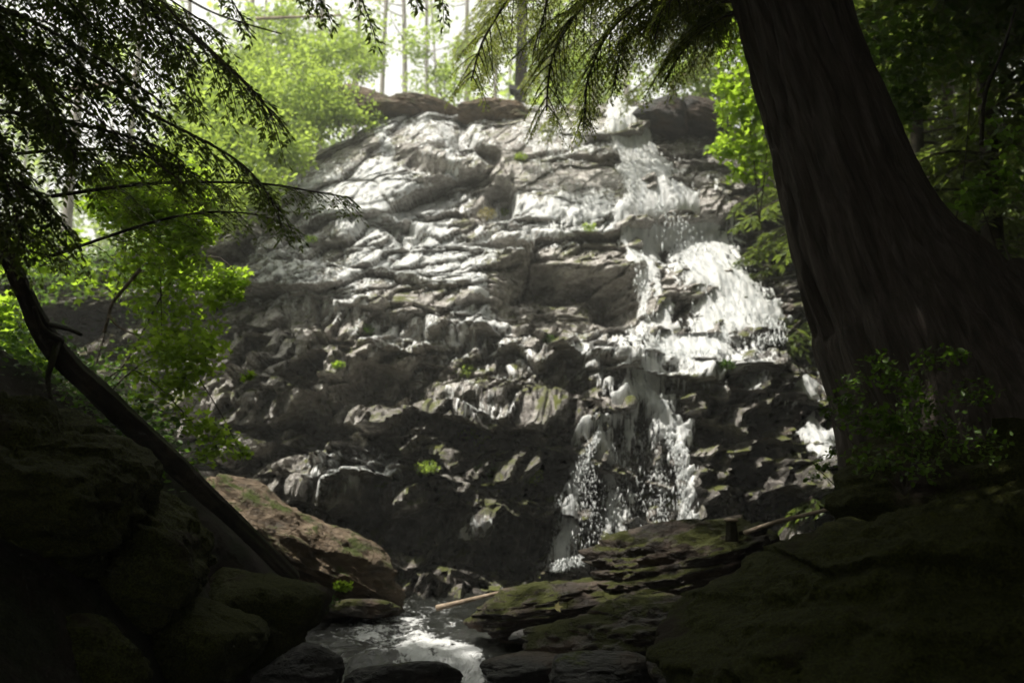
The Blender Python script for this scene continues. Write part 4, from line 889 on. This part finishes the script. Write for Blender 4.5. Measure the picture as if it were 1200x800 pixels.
# little leaf and moss tufts growing on rocks
def tuft(label, px, py, Y, r, n_, size, mat, seed, name='fern_tuft', cat='fern', on_cliff=False):
    c = P(px, py, Y)
    if on_cliff: c, nn = cliff_at(px, py); c = c + np.array((0, -.05, .05))
    g = np.random.default_rng(seed); lv = Leaves(OVAL, OVF); cloud(lv, g, c, (r, r * .7, r * .6), n_, size, .7)
    d = lv.d[0]; d[:, 2] = abs(d[:, 2]) + .3; o = lv.build(name, M[mat], None, g); return tag(o, label, cat)
tuft('bright green plant at the foot of the large brown boulder', 402, 688, 11.3, .11, 160, .05, 'maple', 1)
tuft('bright green plant low on the wide lower ledge rock', 815, 738, 8.4, .09, 120, .04, 'maple', 2)
tuft('little green plant on the stone beside the stream below the boulder', 385, 706, 11.2, .12, 120, .04, 'fern', 3)
for k, (px, py, r, m_, lb) in enumerate(((572, 252, .22, 'yellow', 'yellowing plant tuft in the centre of the upper rock'), (590, 250, .15, 'bgleaf', 'green plant tuft beside the yellowing one on the upper rock'), (362, 283, .14, 'maple', 'small green tuft on the pale left rock'), (543, 440, .22, 'bgleaf', 'green tuft on the ledge in the middle of the face'),
        (398, 432, .12, 'maple', 'small vivid tuft above the dark left hollow'), (428, 392, .2, 'fern', 'dim green tuft left of the middle ledges'), (560, 520, .4, 'bgleaf', 'largest mossy plant clump low in the centre'), (440, 565, .25, 'bgleaf', 'yellow green tuft on the low pale shelf'), (500, 552, .2, 'bgleaf', 'green tuft right of the low pale shelf'),
        (610, 185, .16, 'bgleaf', 'small tuft above the smooth slab'), (640, 398, .16, 'fern', 'tuft below the big dark overhang'), (575, 560, .35, 'fern', 'dark green clump below the largest plant clump'), (690, 272, .18, 'bgleaf', 'tuft left of the main waterfall'), (850, 430, .15, 'fern', 'tuft under the main waterfall pool ledge'), (620, 560, .25, 'bgleaf', 'tuft left of the lower cascade'))):
    tuft(lb, px, py, 18, r, int(700 * r) + 60, .05, m_, 30 + k, 'plant_tuft', 'plant', True)
lv = Leaves(MLV, MLF); lv.add(np.array([P(650, 712, 9.75)]), np.array([(1., 0, .2)]), np.array([(0, -1., .6)]), np.array([.085])); o = lv.build('fallen_leaf', M['yellow'], None, np.random.default_rng(0)); tag(o, 'single pale yellow leaf fallen on the long mossy ledge rock', 'leaf')
print('cliff verts', nS * nX)

# undergrowth on the left flank of the rock
def flank(label, x0, x1, z0, z1, n, size, mat, seed, tpl=(OVAL, OVF)):
    g = np.random.default_rng(seed); m = np.argwhere((Xc > x0) & (Xc < x1) & (Zc > z0) & (Zc < z1)); q = m[g.integers(0, len(m), n)]
    p = CV[q[:, 0], q[:, 1]]; k = fbm(p[:, 0] * .8, p[:, 2] * .8, seed=seed) > g.uniform(-.25, .25, n); p = p[k]; lv = Leaves(*tpl); n = len(p)
    for _ in range(12):
        d = g.normal(size=(n, 3)); d[:, 2] = d[:, 2] * .6; u = g.normal(size=(n, 3)) * .6; u[:, 2] += 1
        lv.add(p + g.normal(0, .13, (n, 3)) + np.array((0, -.12, .1)), d, u, size * g.uniform(.5, 1.2, n))
    return tag(lv.build('undergrowth', M[mat], None, g), label, 'undergrowth', kind='stuff')
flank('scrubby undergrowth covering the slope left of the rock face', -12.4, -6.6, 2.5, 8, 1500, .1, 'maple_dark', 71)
flank('sparse undergrowth on the dark rock under the green maple', 7.0, 11, 5, 11, 500, .06, 'fern', 72)
# far wood beyond the crest
g = np.random.default_rng(90); lv = Leaves(OVAL, OVF); mb = MB()
for k in range(230):
    y = g.uniform(46, 110); x = g.uniform(-.62, .62) * y; px = 600 + x / y * F; gap = 430 < px < 640
    if gap and g.uniform() < .55: continue
    b = np.array((x, y, gz(x, y) - .3)); h = g.uniform(12, 22)
    stemline(mb, [b, b + (g.normal(0, .3), 0, h * .5), b + (g.normal(0, .5), 0, h)], .14, 8, 5)
    for j in range(7): cloud(lv, g, b + (g.normal(0, 1.6), g.normal(0, 1.6), h * g.uniform(.05, .9)), (1.7, 1.7, 1.3), 45 if gap else 80, .42, .8)
lv.add(np.zeros((1, 3)) + (0, 60, 10), np.array([(0, 0, 1.)]), np.array([(0, 1., 0)]), np.array([.3]))
tag(lv.build('far_wood', M['bgleaf'], None, g), 'pale hazy wood far behind the crest of the rock', 'wood', kind='stuff')
tag(mb.build('far_trunks', M['palebark']), 'thin pale trunks of the far hazy wood', 'wood', kind='stuff')
# haze volume added to lift the blacks and fade the far wood
hz = NT('air'); hz.t.nodes.remove(hz.out); hz.out = hz.n('OutputMaterial'); pv = hz.n('VolumePrincipled'); pv.inputs['Color'].default_value = (.92, .94, .87, 1); pv.inputs['Density'].default_value = HAZE; pv.inputs['Anisotropy'].default_value = .25
hz.l(pv.outputs[0], hz.out.inputs['Volume'])
X0, X1, Y0, Y1, Z0, Z1 = -75, 75, -30, 165, -5, 45
V = np.array([(a, b, c) for a in (X0, X1) for b in (Y0, Y1) for c in (Z0, Z1)], float)
o = mesh_np('haze', V, np.array([(0, 1, 3, 2), (4, 6, 7, 5), (0, 4, 5, 1), (2, 3, 7, 6), (0, 2, 6, 4), (1, 5, 7, 3)]), hz.m)
tag(o, 'thin mist in the gorge, added to lift the blacks and fade the far wood', 'haze', kind='stuff')
